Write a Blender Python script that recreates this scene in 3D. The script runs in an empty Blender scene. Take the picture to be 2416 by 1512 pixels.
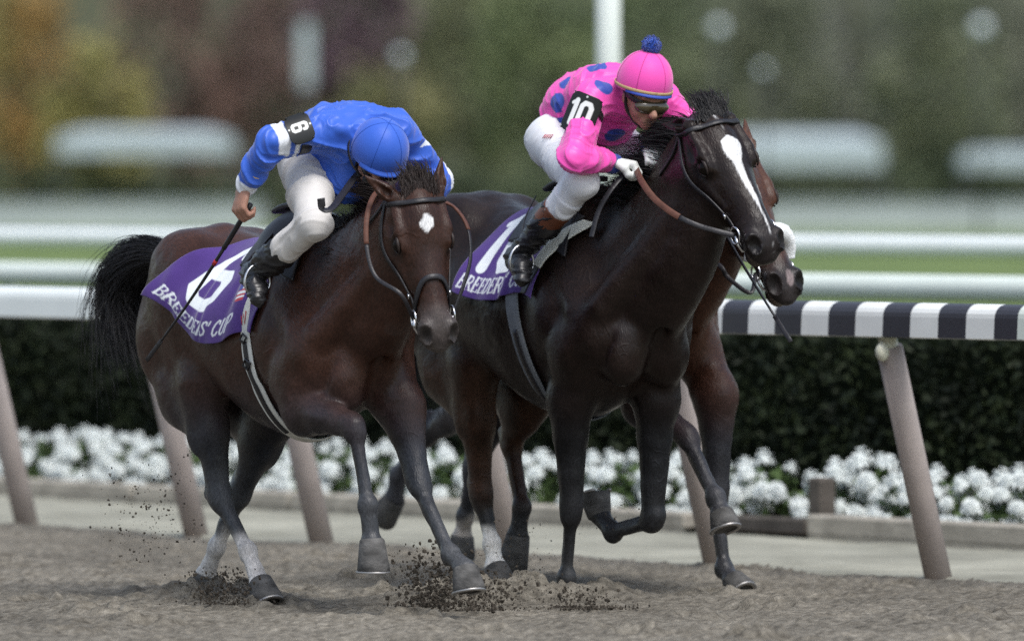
import bpy, math, random
import numpy as np
from mathutils import Matrix, Vector

# ------------------------------------------------------------------ camera, sky, sun, exposure
scene = bpy.context.scene
COL = scene.collection
FPX, CXP, HZ, HC = 20128.0, 1208.0, 418.0, 1.7      # focal length / principal column / horizon row in photo pixels, eye height in metres
cam_d = bpy.data.cameras.new('camera')
cam = bpy.data.objects.new('camera', cam_d); COL.objects.link(cam)
cam.location = (0, 0, HC); cam.rotation_euler = (math.radians(90), 0, 0)
cam_d.sensor_width = 36.0; cam_d.lens = 36.0 * FPX / 2416.0
cam_d.shift_y = -338.0 / 2416.0
cam_d.clip_start = 1.0; cam_d.clip_end = 3000.0
cam_d.dof.use_dof = True; cam_d.dof.focus_distance = 33.4; cam_d.dof.aperture_fstop = 2.1
scene.camera = cam

SUN_EL, SUN_AZ = math.radians(58), math.radians(155)   # azimuth measured from +Y (away from camera) towards +X
world = bpy.data.worlds.new('World'); scene.world = world; world.use_nodes = True
wn, wl = world.node_tree.nodes, world.node_tree.links
wn.clear()
w_out = wn.new('ShaderNodeOutputWorld'); w_bg = wn.new('ShaderNodeBackground'); w_sky = wn.new('ShaderNodeTexSky')
w_hs = wn.new('ShaderNodeHueSaturation'); w_hs.inputs['Saturation'].default_value = 0.75
w_sky.sky_type = 'NISHITA'; w_sky.sun_disc = False
w_sky.sun_elevation = SUN_EL; w_sky.sun_rotation = SUN_AZ
w_sky.air_density = 1.2; w_sky.dust_density = 2.5; w_sky.ozone_density = 1.5
wl.new(w_sky.outputs[0], w_hs.inputs['Color']); wl.new(w_hs.outputs[0], w_bg.inputs['Color'])
w_bg.inputs['Strength'].default_value = 0.10
wl.new(w_bg.outputs[0], w_out.inputs['Surface'])
sun_d = bpy.data.lights.new('sun', 'SUN'); sun = bpy.data.objects.new('sun', sun_d); COL.objects.link(sun)
sun_d.energy = 1.4; sun_d.angle = math.radians(25); sun_d.color = (1.0, 0.985, 0.96)
_sd = Vector((math.sin(SUN_AZ) * math.cos(SUN_EL), math.cos(SUN_AZ) * math.cos(SUN_EL), math.sin(SUN_EL)))
sun.rotation_euler = _sd.to_track_quat('Z', 'Y').to_euler(); sun.location = (6, -4, 14)
vs_ = scene.view_settings
vs_.view_transform = 'Standard'; vs_.look = 'None'; vs_.exposure = 1.0; vs_.gamma = 1.0; vs_.use_curve_mapping = False
scene.cycles.use_denoising = False
scene.cycles.max_bounces = 6

# ------------------------------------------------------------------ small maths
RNG = np.random.default_rng(7)
def A(*x): return np.array(x, dtype=np.float64)
def unit(v):
    v = np.asarray(v, float); return v / (np.linalg.norm(v) + 1e-12)
def sstep(a, b, x):
    t = np.clip((x - a) / (b - a), 0, 1); return t * t * (3 - 2 * t)
def lerp(a, b, t): return a + (b - a) * t
def noise3(p, scale=1.0, seed=0):
    """value noise in 0..1 on an (N,3) array"""
    q = np.asarray(p, float) * scale + 37.13 * (seed + 1)
    i = np.floor(q).astype(np.int64); f = q - i; f = f * f * (3 - 2 * f)
    def h(a, b, c):
        n = (a * 73856093) ^ (b * 19349663) ^ (c * 83492791) ^ (seed * 2654435)
        n = (n ^ (n >> 13)) * 1274126177 & 0x7fffffff
        n = (n ^ (n >> 16)) & 0xffff
        return n / 65535.0
    r = 0
    for dx in (0, 1):
        for dy in (0, 1):
            for dz in (0, 1):
                wgt = (f[:, 0] if dx else 1 - f[:, 0]) * (f[:, 1] if dy else 1 - f[:, 1]) * (f[:, 2] if dz else 1 - f[:, 2])
                r = r + wgt * h(i[:, 0] + dx, i[:, 1] + dy, i[:, 2] + dz)
    return r
def spline(P, n):
    """Catmull-Rom through the rows of P, n samples"""
    P = np.asarray(P, float)
    if len(P) == 2: return P[0] + (P[1] - P[0]) * np.linspace(0, 1, n)[:, None]
    Q = np.vstack([2 * P[0] - P[1], P, 2 * P[-1] - P[-2]])
    s = np.linspace(0, len(P) - 1 - 1e-9, n); k = s.astype(int); t = (s - k)[:, None]
    p0, p1, p2, p3 = Q[k], Q[k + 1], Q[k + 2], Q[k + 3]
    return 0.5 * (2 * p1 + (p2 - p0) * t + (2 * p0 - 5 * p1 + 4 * p2 - p3) * t * t + (3 * p1 - 3 * p2 + p3 - p0) * t ** 3)

# ------------------------------------------------------------------ materials
def mat_new(name):
    m = bpy.data.materials.new(name); m.use_nodes = True
    nt = m.node_tree; b = nt.nodes['Principled BSDF']
    return m, nt, b
def mat(name, col, rough=0.6, spec=0.3, var=0.0, vscale=8.0, bump=0.0, bscale=60.0, metal=0.0, sheen=0.0, attr=None, bdist=0.01, stretch=None, coat=0.0, sss=0.0):
    """principled material; colour from col or a vertex colour attribute, broken up by noise, with fine bump"""
    m, nt, b = mat_new(name); N, L = nt.nodes, nt.links
    b.inputs['Roughness'].default_value = rough; b.inputs['Specular IOR Level'].default_value = spec; b.inputs['Metallic'].default_value = metal
    b.inputs['Sheen Weight'].default_value = sheen; b.inputs['Coat Weight'].default_value = coat
    if sss: b.inputs['Subsurface Weight'].default_value = sss; b.inputs['Subsurface Radius'].default_value = (0.01, 0.004, 0.002); b.inputs['Subsurface Scale'].default_value = 0.5
    tc = N.new('ShaderNodeTexCoord'); mp = N.new('ShaderNodeMapping'); L.new(tc.outputs['Object'], mp.inputs[0])
    if stretch: mp.inputs['Scale'].default_value = stretch
    if attr:
        at = N.new('ShaderNodeAttribute'); at.attribute_name = attr; src = at.outputs['Color']
    else:
        rgb = N.new('ShaderNodeRGB'); rgb.outputs[0].default_value = (*col, 1); src = rgb.outputs[0]
    if var > 0:
        nz = N.new('ShaderNodeTexNoise'); nz.inputs['Scale'].default_value = vscale; nz.inputs['Detail'].default_value = 6; L.new(mp.outputs[0], nz.inputs['Vector'])
        mr = N.new('ShaderNodeMapRange'); mr.inputs[1].default_value = 0.25; mr.inputs[2].default_value = 0.75
        mr.inputs[3].default_value = 1 - var; mr.inputs[4].default_value = 1 + var; L.new(nz.outputs[0], mr.inputs[0])
        mx = N.new('ShaderNodeMix'); mx.data_type = 'RGBA'; mx.blend_type = 'MULTIPLY'; mx.inputs[0].default_value = 1.0
        cb = N.new('ShaderNodeCombineColor')
        for k in range(3): L.new(mr.outputs[0], cb.inputs[k])
        L.new(src, mx.inputs[6]); L.new(cb.outputs[0], mx.inputs[7]); src = mx.outputs[2]
    L.new(src, b.inputs['Base Color'])
    if bump > 0:
        n2 = N.new('ShaderNodeTexNoise'); n2.inputs['Scale'].default_value = bscale; n2.inputs['Detail'].default_value = 5; L.new(mp.outputs[0], n2.inputs['Vector'])
        bp = N.new('ShaderNodeBump'); bp.inputs['Strength'].default_value = bump; bp.inputs['Distance'].default_value = bdist
        L.new(n2.outputs[0], bp.inputs['Height']); L.new(bp.outputs[0], b.inputs['Normal'])
    return m

# ------------------------------------------------------------------ objects
def mesh_obj(name, V, F, material, parent=None, smooth=True, cols=None, mesh=None):
    """link one mesh object; V are WORLD coordinates, converted to the parent's frame"""
    V = np.asarray(V, float)
    if parent is not None:
        M = np.array(PARENT_INV[parent.name]); V = V @ M[:3, :3].T + M[:3, 3]
    me = bpy.data.meshes.new(name)
    if isinstance(F, np.ndarray):
        n, k = F.shape
        me.vertices.add(len(V)); me.vertices.foreach_set('co', V.astype(np.float32).ravel())
        me.loops.add(n * k); me.loops.foreach_set('vertex_index', F.astype(np.int32).ravel())
        me.polygons.add(n); me.polygons.foreach_set('loop_start', np.arange(0, n * k, k, dtype=np.int32))
        me.update(calc_edges=True)
    else:
        me.from_pydata([tuple(v) for v in V], [], [tuple(int(i) for i in f) for f in F])
    if smooth: me.polygons.foreach_set('use_smooth', np.ones(len(me.polygons), dtype=bool))
    if cols is not None:
        at = me.color_attributes.new('col', 'FLOAT_COLOR', 'POINT')
        c4 = np.ones((len(V), 4), np.float32); c4[:, :3] = cols; at.data.foreach_set('color', c4.ravel())
    if material is not None: me.materials.append(material)
    me.validate()
    o = bpy.data.objects.new(name, me); COL.objects.link(o)
    if parent is not None: o.parent = parent
    return o
PARENT_INV = {}
def reg(o, M):
    PARENT_INV[o.name] = np.linalg.inv(np.array(M)); return o
def empty(name, loc, rz=0.0):
    o = bpy.data.objects.new(name, None); COL.objects.link(o); o.empty_display_size = 0.2
    o.location = loc; o.rotation_euler = (0, 0, rz)
    M = Matrix.Translation(Vector(loc)) @ Matrix.Rotation(rz, 4, 'Z')
    return reg(o, M)
def tag(o, label=None, cat=None, group=None, kind=None):
    if label: o['label'] = label
    if cat: o['category'] = cat
    if group: o['group'] = group
    if kind: o['kind'] = kind
    return o
def sub(o):
    """register a mesh part (identity transform under its parent) so that it can carry sub-parts"""
    PARENT_INV[o.name] = PARENT_INV[o.parent.name]; return o

def tube(P, R, n=8, cap=True, closed=False):
    """tube along polyline P with radii R -> V, F(list)"""
    P = np.asarray(P, float); m = len(P); R = np.broadcast_to(np.asarray(R, float), (m,))
    T = np.gradient(P, axis=0); T /= np.linalg.norm(T, axis=1)[:, None] + 1e-12
    up = A(0, 0, 1) if abs(T[0, 2]) < 0.9 else A(1, 0, 0)
    Nn = np.zeros_like(P); nrm = unit(np.cross(T[0], up))
    for i in range(m):
        nrm = unit(nrm - T[i] * (nrm @ T[i])); Nn[i] = nrm
    B = np.cross(T, Nn); th = np.arange(n) * 2 * np.pi / n
    V = P[:, None] + R[:, None, None] * (np.cos(th)[None, :, None] * Nn[:, None] + np.sin(th)[None, :, None] * B[:, None])
    V = V.reshape(-1, 3); F = []
    for i in range(m - 1):
        for j in range(n):
            k = (j + 1) % n; F.append((i * n + j, i * n + k, (i + 1) * n + k, (i + 1) * n + j))
    if cap: F.append(tuple(range(n - 1, -1, -1))); F.append(tuple((m - 1) * n + j for j in range(n)))
    return V, F
def strap(P, Nrm, w, th):
    """flat strap along P, with face normals Nrm, width w, thickness th (rounded rectangle section)"""
    P = np.asarray(P, float); m = len(P); Nrm = np.asarray(Nrm, float)
    if Nrm.ndim == 1: Nrm = np.repeat(Nrm[None], m, 0)
    w = np.broadcast_to(np.asarray(w, float), (m,))
    T = np.gradient(P, axis=0); T /= np.linalg.norm(T, axis=1)[:, None] + 1e-12
    S = np.cross(T, Nrm); S /= np.linalg.norm(S, axis=1)[:, None] + 1e-12
    Nn = np.cross(S, T)
    sec = [(-.5, -.25), (-.44, -.5), (.44, -.5), (.5, -.25), (.5, .25), (.44, .5), (-.44, .5), (-.5, .25)]; n = 8
    V = np.concatenate([[P[i] + S[i] * (a * w[i]) + Nn[i] * (b * th) for a, b in sec] for i in range(m)])
    F = []
    for i in range(m - 1):
        for j in range(n):
            k = (j + 1) % n; F.append((i * n + j, i * n + k, (i + 1) * n + k, (i + 1) * n + j))
    F.append(tuple(range(n - 1, -1, -1))); F.append(tuple((m - 1) * n + j for j in range(n)))
    return V, F
def join(parts):
    V, F, o = [], [], 0
    for v, f in parts:
        v = np.asarray(v); V.append(v); F += [tuple(int(i) + o for i in q) for q in f]; o += len(v)
    return np.vstack(V), F
def box(c, s, R=None):
    c = np.asarray(c, float); s = np.asarray(s, float) / 2
    V = np.array([[x, y, z] for x in (-1, 1) for y in (-1, 1) for z in (-1, 1)], float) * s
    if R is not None: V = V @ np.asarray(R)
    return V + c, [(0, 1, 3, 2), (4, 6, 7, 5), (0, 4, 5, 1), (2, 3, 7, 6), (0, 2, 6, 4), (1, 5, 7, 3)]
def bevbox(c, s, R=None, b=0.01):
    """box with chamfered edges along its long (x) axis and ends"""
    c = np.asarray(c, float); x, y, z = np.asarray(s, float) / 2
    sec = [(-y + b, -z), (y - b, -z), (y, -z + b), (y, z - b), (y - b, z), (-y + b, z), (-y, z - b), (-y, -z + b)]
    V = []; st = [(-x, .0), (-x + b, 1), (x - b, 1), (x, .0)]
    for sx, f in st:
        for (a, q) in sec:
            V.append((sx, a if f else a * (1 - b / y), q if f else q * (1 - b / z)))
    V = np.array(V); F = []
    for i in range(3):
        for j in range(8):
            k = (j + 1) % 8; F.append((i * 8 + j, i * 8 + k, (i + 1) * 8 + k, (i + 1) * 8 + j))
    F.append(tuple(range(7, -1, -1))); F.append(tuple(24 + j for j in range(8)))
    if R is not None: V = V @ np.asarray(R)
    return V + c, F
def sphere(c, r, n=12, m=8, R=None):
    r = np.broadcast_to(np.asarray(r, float), (3,)); V = [(0, 0, 1)]
    for i in range(1, m):
        for j in range(n):
            t, p = math.pi * i / m, 2 * math.pi * j / n; V.append((math.sin(t) * math.cos(p), math.sin(t) * math.sin(p), math.cos(t)))
    V.append((0, 0, -1)); F = []
    for j in range(n): F.append((0, 1 + j, 1 + (j + 1) % n))
    for i in range(m - 2):
        for j in range(n):
            a, b = 1 + i * n + j, 1 + i * n + (j + 1) % n; F.append((a, a + n, b + n, b))
    e = len(V) - 1; o = 1 + (m - 2) * n
    for j in range(n): F.append((o + j, e, o + (j + 1) % n))
    V = np.array(V) * r
    if R is not None: V = V @ np.asarray(R)
    return V + np.asarray(c), F
def strands(paths, radii, n=3):
    """many tapered hair strands; paths (S,K,3), radii (S,K) -> V, F array"""
    S, K, _ = paths.shape
    T = np.gradient(paths, axis=1); T /= np.linalg.norm(T, axis=2, keepdims=True) + 1e-9
    ref = np.where(np.abs(T[..., 2:3]) < .8, A(0, 0, 1), A(1, 0, 0))
    Nn = np.cross(T, ref); Nn /= np.linalg.norm(Nn, axis=2, keepdims=True) + 1e-9; B = np.cross(T, Nn)
    th = np.arange(n) * 2 * np.pi / n
    V = paths[:, :, None] + radii[:, :, None, None] * (np.cos(th)[None, None, :, None] * Nn[:, :, None] + np.sin(th)[None, None, :, None] * B[:, :, None])
    idx = np.arange(S * K * n).reshape(S, K, n)
    a = idx[:, :-1]; b = idx[:, 1:]
    F = np.stack([a, np.roll(a, -1, 2), np.roll(b, -1, 2), b], -1).reshape(-1, 4)
    return V.reshape(-1, 3), F

# ------------------------------------------------------------------ implicit bodies: smooth unions meshed as one surface
class Field:
    def __init__(self, lo, hi, vs):
        self.lo = np.asarray(lo, float); self.vs = vs
        n = np.ceil((np.asarray(hi, float) - self.lo) / vs).astype(int) + 1
        self.A = np.full(n, 0.5, np.float32); self.n = n
    def _win(self, lo, hi):
        a = np.clip(np.floor((lo - self.lo) / self.vs).astype(int), 0, self.n); b = np.clip(np.ceil((hi - self.lo) / self.vs).astype(int) + 1, 0, self.n)
        if np.any(b <= a): return None
        g = [(self.lo[k] + self.vs * np.arange(a[k], b[k])).astype(np.float32) for k in range(3)]
        return tuple(slice(a[k], b[k]) for k in range(3)), g[0][:, None, None], g[1][None, :, None], g[2][None, None, :]
    def put(self, lo, hi, fn, k, op='add'):
        m = abs(k) + 0.045
        w = self._win(np.asarray(lo) - m, np.asarray(hi) + m)
        if w is None: return
        sl, x, y, z = w
        d = fn(x, y, z).astype(np.float32); a = self.A[sl]
        if op == 'sub': d = -d
        k = max(k, 1e-4)
        if op == 'add':
            h = np.clip(.5 + .5 * (a - d) / k, 0, 1); self.A[sl] = a * (1 - h) + d * h - k * h * (1 - h)
        else:
            h = np.clip(.5 - .5 * (a - d) / k, 0, 1); self.A[sl] = a * (1 - h) + d * h + k * h * (1 - h)
    def ell(self, c, r, R=None, k=0.04, op='add'):
        c = np.asarray(c, float); r = np.asarray(r, float); R = np.eye(3) if R is None else np.asarray(R, float)
        ext = np.sqrt(((R * r[:, None]) ** 2).sum(0))
        def fn(x, y, z):
            x, y, z = x - c[0], y - c[1], z - c[2]
            q = [(R[i, 0] * x + R[i, 1] * y + R[i, 2] * z) for i in range(3)]
            k0 = np.sqrt(sum((q[i] / r[i]) ** 2 for i in range(3))) + 1e-6; k1 = np.sqrt(sum((q[i] / r[i] ** 2) ** 2 for i in range(3))) + 1e-6
            return k0 * (k0 - 1) / k1
        self.put(c - ext, c + ext, fn, k, op)
    def cone(self, a, b, ra, rb, k=0.04, flat=None, op='add'):
        """round cone a->b; flat=(axis, ratio) squashes the section along axis (ratio<1) or widens it"""
        a = np.asarray(a, float); b = np.asarray(b, float); ab = b - a
        mr = max(ra, rb) * (max(1.0, flat[1]) if flat else 1.0)
        if flat:
            n = unit(flat[0]); s = 1.0 / flat[1] - 1.0
        L2 = ab @ ab + 1e-12
        def fn(x, y, z):
            x, y, z = x - a[0], y - a[1], z - a[2]
            t = np.clip((x * ab[0] + y * ab[1] + z * ab[2]) / L2, 0, 1)
            x, y, z = x - t * ab[0], y - t * ab[1], z - t * ab[2]
            if flat:
                d = (x * n[0] + y * n[1] + z * n[2]) * s
                x, y, z = x + d * n[0], y + d * n[1], z + d * n[2]
            e = np.sqrt(x * x + y * y + z * z) - (ra + (rb - ra) * t)
            return e * (min(1.0, flat[1]) if flat else 1.0)
        self.put(np.minimum(a, b) - mr, np.maximum(a, b) + mr, fn, k, op)
    def chain(self, P, R, k=0.02, flat=None, op='add'):
        for i in range(len(P) - 1): self.cone(P[i], P[i + 1], R[i], R[i + 1], k, flat, op)
    def loft(self, O, E1, E2, E3, st, k=0.04, taper=0.0):
        """stations (t, top, bottom, halfwidth) along E1 from O; E2 is up, E3 sideways; taper narrows the upper half"""
        st = np.asarray(st, float); ts = np.linspace(st[0, 0], st[-1, 0], 160)
        s = np.interp(ts, st[:, 0], np.arange(len(st))); Q = spline(st, 1 + 40 * (len(st) - 1))
        tab = np.stack([np.interp(s, np.linspace(0, len(st) - 1, len(Q)), Q[:, j]) for j in range(4)], 1)
        O = np.asarray(O, float); pts = []
        for t, tp, bt, hw in st:
            for q in (tp, bt):
                for l in (-hw, hw): pts.append(O + E1 * t + E2 * q + E3 * l)
        pts = np.array(pts); t0, t1 = st[0, 0], st[-1, 0]
        def fn(x, y, z):
            x, y, z = x - O[0], y - O[1], z - O[2]
            t = E1[0] * x + E1[1] * y + E1[2] * z; u = E2[0] * x + E2[1] * y + E2[2] * z; v = E3[0] * x + E3[1] * y + E3[2] * z
            tp = np.interp(t, ts, tab[:, 1]); bt = np.interp(t, ts, tab[:, 2]); hw = np.interp(t, ts, tab[:, 3])
            c = (tp + bt) / 2; b = np.maximum((tp - bt) / 2, .004); a = np.maximum(hw, .004)
            h = u - c
            if taper: a = a * (1 - taper * np.clip(h / b, 0, 1) ** 1.5)
            k0 = np.sqrt((v / a) ** 2 + (h / b) ** 2) + 1e-6; k1 = np.sqrt((v / a ** 2) ** 2 + (h / b ** 2) ** 2) + 1e-6
            d = k0 * (k0 - 1) / k1
            e = np.maximum(t0 - t, t - t1)
            return np.where(e > 0, np.sqrt(np.maximum(d, 0) ** 2 + e ** 2), d)
        self.put(pts.min(0), pts.max(0), fn, k)
    def sample(self, P):
        q = (np.asarray(P) - self.lo) / self.vs; q = np.clip(q, 0, self.n - 1.001); i = q.astype(int); f = q - i
        r = 0
        for dx in (0, 1):
            for dy in (0, 1):
                for dz in (0, 1):
                    w = (f[..., 0] if dx else 1 - f[..., 0]) * (f[..., 1] if dy else 1 - f[..., 1]) * (f[..., 2] if dz else 1 - f[..., 2])
                    r = r + w * self.A[i[..., 0] + dx, i[..., 1] + dy, i[..., 2] + dz]
        return r
    def grad(self, P):
        P = np.asarray(P, float); e = self.vs * 1.2; g = np.stack([self.sample(P + d) - self.sample(P - d) for d in np.eye(3) * e], -1)
        return g / (np.linalg.norm(g, axis=-1, keepdims=True) + 1e-9)
    def cast(self, O, D, maxd, off=0.0):
        """first point along O + s*D (s<maxd) where the field falls below off"""
        O = np.asarray(O, float); D = np.asarray(D, float); D = D / np.linalg.norm(D, axis=-1, keepdims=True)
        s = np.arange(0, maxd, self.vs * .6); hit = np.full(O.shape[:-1], maxd); done = np.zeros(O.shape[:-1], bool)
        prev = self.sample(O)
        for a in s[1:]:
            v = self.sample(O + D * a); new = (~done) & (v < off) & (prev >= off)
            t = a - self.vs * .6 * (off - v) / np.maximum(prev - v, 1e-6)
            hit = np.where(new, t, hit); done |= new; prev = v
        return O + D * hit[..., None], done
    def mesh(self, smooth=2):
        Af = self.A; S = Af < 0
        nx, ny, nz = Af.shape
        c = np.zeros((nx - 1, ny - 1, nz - 1), np.uint8); cor = [(i, j, k) for i in (0, 1) for j in (0, 1) for k in (0, 1)]
        for (i, j, k) in cor: c += S[i:nx - 1 + i, j:ny - 1 + j, k:nz - 1 + k]
        ii = np.argwhere((c > 0) & (c < 8)); idx = np.full(c.shape, -1, np.int32); idx[ii[:, 0], ii[:, 1], ii[:, 2]] = np.arange(len(ii))
        V8 = [Af[ii[:, 0] + i, ii[:, 1] + j, ii[:, 2] + k].astype(np.float64) for (i, j, k) in cor]
        acc = np.zeros((len(ii), 3)); cnt = np.zeros(len(ii)); C = np.array(cor, float)
        for a in range(8):
            for b in range(a + 1, 8):
                if abs(C[a] - C[b]).sum() != 1: continue
                m = (V8[a] < 0) != (V8[b] < 0); t = np.where(m, V8[a] / np.where(m, V8[a] - V8[b], 1), 0)
                acc += np.where(m[:, None], C[a] + (C[b] - C[a]) * t[:, None], 0); cnt += m
        V = self.lo + self.vs * (ii + acc / cnt[:, None]); Fs = []
        d = S[:-1, 1:-1, 1:-1] != S[1:, 1:-1, 1:-1]; e = np.argwhere(d); i, j, k = e[:, 0], e[:, 1] + 1, e[:, 2] + 1; fl = S[i, j, k]
        q = np.stack([idx[i, j - 1, k - 1], idx[i, j, k - 1], idx[i, j, k], idx[i, j - 1, k]], 1); Fs.append(np.where(fl[:, None], q, q[:, ::-1]))
        d = S[1:-1, :-1, 1:-1] != S[1:-1, 1:, 1:-1]; e = np.argwhere(d); i, j, k = e[:, 0] + 1, e[:, 1], e[:, 2] + 1; fl = S[i, j, k]
        q = np.stack([idx[i - 1, j, k - 1], idx[i - 1, j, k], idx[i, j, k], idx[i, j, k - 1]], 1); Fs.append(np.where(fl[:, None], q, q[:, ::-1]))
        d = S[1:-1, 1:-1, :-1] != S[1:-1, 1:-1, 1:]; e = np.argwhere(d); i, j, k = e[:, 0] + 1, e[:, 1] + 1, e[:, 2]; fl = S[i, j, k]
        q = np.stack([idx[i - 1, j - 1, k], idx[i, j - 1, k], idx[i, j, k], idx[i - 1, j, k]], 1); Fs.append(np.where(fl[:, None], q, q[:, ::-1]))
        F = np.vstack(Fs)
        for _ in range(smooth): V = lap(V, F, .5)
        return V, F
def lap(V, F, w):
    E = np.vstack([F[:, [0, 1]], F[:, [1, 2]], F[:, [2, 3]], F[:, [3, 0]]]); n = len(V)
    cnt = np.bincount(E[:, 0], minlength=n) + 1e-9
    M = np.stack([np.bincount(E[:, 0], V[E[:, 1], k], n) for k in range(3)], 1) / cnt[:, None]
    return V + (M - V) * w
def vnormals(V, F):
    n = np.cross(V[F[:, 2]] - V[F[:, 0]], V[F[:, 3]] - V[F[:, 1]]); N = np.zeros_like(V)
    for k in range(3):
        for c in range(4): N[:, k] += np.bincount(F[:, c], n[:, k], len(V))
    return N / (np.linalg.norm(N, axis=1, keepdims=True) + 1e-12)

# ------------------------------------------------------------------ the place: coordinates along the running rail
R0 = A(1.817, 36.13, 0.0); RD = A(0.606, -0.796, 0.0); RN = A(0.796, 0.606, 0.0)
RAIL_RZ = math.atan2(RD[1], RD[0])
def W(a, s, z=0.0):
    a, s, z = np.broadcast_arrays(np.asarray(a, float), np.asarray(s, float), np.asarray(z, float))
    return R0 + a[..., None] * RD + s[..., None] * RN + z[..., None] * A(0, 0, 1)
RM = np.stack([RD, RN, A(0, 0, 1)])          # rows: rail axes (row-vector convention V @ RM)
def px(x, y, Y): return A((x - CXP) * Y / FPX, Y, HC - (y - HZ) * Y / FPX)
def gridfaces(n, m):
    i = np.arange(n * m).reshape(n, m); return np.stack([i[:-1, :-1], i[1:, :-1], i[1:, 1:], i[:-1, 1:]], -1).reshape(-1, 4)

def mat_ground(name, c1, c2, scale, rough=0.95, bump=0.6, bscale=40, c3=None, stretch=(1, 1, 1)):
    m, nt, b = mat_new(name); N, L = nt.nodes, nt.links
    tc = N.new('ShaderNodeTexCoord'); mp = N.new('ShaderNodeMapping'); mp.inputs['Scale'].default_value = stretch; L.new(tc.outputs['Object'], mp.inputs[0])
    n1 = N.new('ShaderNodeTexNoise'); n1.inputs['Scale'].default_value = scale; n1.inputs['Detail'].default_value = 8; n1.inputs['Roughness'].default_value = .65; L.new(mp.outputs[0], n1.inputs['Vector'])
    cr = N.new('ShaderNodeValToRGB'); cr.color_ramp.elements[0].position = .32; cr.color_ramp.elements[1].position = .68
    cr.color_ramp.elements[0].color = (*c1, 1); cr.color_ramp.elements[1].color = (*c2, 1)
    if c3:
        e = cr.color_ramp.elements.new(.5); e.color = (*c3, 1)
    n3 = N.new('ShaderNodeTexNoise'); n3.inputs['Scale'].default_value = .9; n3.inputs['Detail'].default_value = 4; L.new(tc.outputs['Object'], n3.inputs['Vector'])
    m3 = N.new('ShaderNodeMapRange'); m3.inputs[1].default_value = .3; m3.inputs[2].default_value = .7; m3.inputs[3].default_value = .72; m3.inputs[4].default_value = 1.18; L.new(n3.outputs[0], m3.inputs[0])
    c3_ = N.new('ShaderNodeCombineColor')
    for k in range(3): L.new(m3.outputs[0], c3_.inputs[k])
    x3 = N.new('ShaderNodeMix'); x3.data_type = 'RGBA'; x3.blend_type = 'MULTIPLY'; x3.inputs[0].default_value = 1; L.new(cr.outputs[0], x3.inputs[6]); L.new(c3_.outputs[0], x3.inputs[7])
    L.new(n1.outputs[0], cr.inputs[0]); L.new(x3.outputs[2], b.inputs['Base Color'])
    n2 = N.new('ShaderNodeTexNoise'); n2.inputs['Scale'].default_value = bscale; n2.inputs['Detail'].default_value = 8; L.new(mp.outputs[0], n2.inputs['Vector'])
    bp = N.new('ShaderNodeBump'); bp.inputs['Strength'].default_value = bump; bp.inputs['Distance'].default_value = .02; L.new(n2.outputs[0], bp.inputs['Height']); L.new(bp.outputs[0], b.inputs['Normal'])
    b.inputs['Roughness'].default_value = rough; b.inputs['Specular IOR Level'].default_value = .15
    return m
M_DIRT = mat_ground('track_dirt', (.076, .068, .055), (.265, .242, .20), 24.0, c3=(.165, .149, .121), bscale=110)
M_CLOD = mat('dirt_clods', (.055, .047, .038), rough=.95, spec=.1, var=.5, vscale=30)
M_PATH = mat_ground('pale_sand_path', (.24, .235, .19), (.35, .345, .285), 3.0, bump=.3)
M_SOIL = mat_ground('bed_soil', (.03, .024, .018), (.06, .048, .035), 9.0)
M_LAWN = mat_ground('lawn', (.105, .150, .055), (.165, .205, .075), .25, bump=.4, c3=(.125, .175, .06))
M_WHITE = mat('white_rail_paint', (.74, .78, .76), rough=.35, spec=.4, var=.05, vscale=3)
M_WHITE2 = mat('weathered_white_rail', (.66, .72, .66), rough=.5, spec=.3, var=.06, vscale=2)
M_POST = mat('grey_tan_post', (.39, .335, .305), rough=.7, spec=.2, var=.12, vscale=9, bump=.1)
M_BRKT = mat('post_bracket', (.62, .62, .50), rough=.45, spec=.4, var=.1)
M_STRIPE = mat('striped_rail_paint', (1, 1, 1), rough=.4, spec=.4, attr='col', var=.06, vscale=6)
M_TIMBER = mat('sun_bleached_timber', (.33, .305, .26), rough=.9, spec=.1, var=.3, vscale=3, bump=.4, bscale=14, stretch=(.4, 3, 3))
M_TIMBERD = mat('dark_timber', (.085, .075, .065), rough=.9, spec=.15, var=.3, vscale=3, bump=.4, bscale=14, stretch=(.4, 3, 3))  # darker version of the timber colour for the gap and stump
def mat_leaf(name, c1, c2, vs=1.5, rough=.6):
    m, nt, b = mat_new(name); N, L = nt.nodes, nt.links
    tc = N.new('ShaderNodeTexCoord'); n1 = N.new('ShaderNodeTexNoise'); n1.inputs['Scale'].default_value = vs; n1.inputs['Detail'].default_value = 5; L.new(tc.outputs['Object'], n1.inputs['Vector'])
    cr = N.new('ShaderNodeValToRGB'); cr.color_ramp.elements[0].position = .35; cr.color_ramp.elements[1].position = .65
    cr.color_ramp.elements[0].color = (*c1, 1); cr.color_ramp.elements[1].color = (*c2, 1)
    L.new(n1.outputs[0], cr.inputs[0]); L.new(cr.outputs[0], b.inputs['Base Color']); b.inputs['Roughness'].default_value = rough; b.inputs['Specular IOR Level'].default_value = .2
    return m
M_HEDGE = mat_leaf('yew_hedge_leaf', (.008, .0115, .006), (.024, .035, .013), 2.2)
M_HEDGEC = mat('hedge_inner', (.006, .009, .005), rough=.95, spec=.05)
M_MUMLEAF = mat_leaf('mum_leaf', (.05, .085, .03), (.10, .15, .05), 9)
M_MUM = mat('white_chrysanthemum', (.66, .70, .68), rough=.7, spec=.15, var=.06, vscale=40)
M_BARK = mat('bark', (.06, .05, .045), rough=.9, spec=.1, var=.3, bump=.5)

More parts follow.
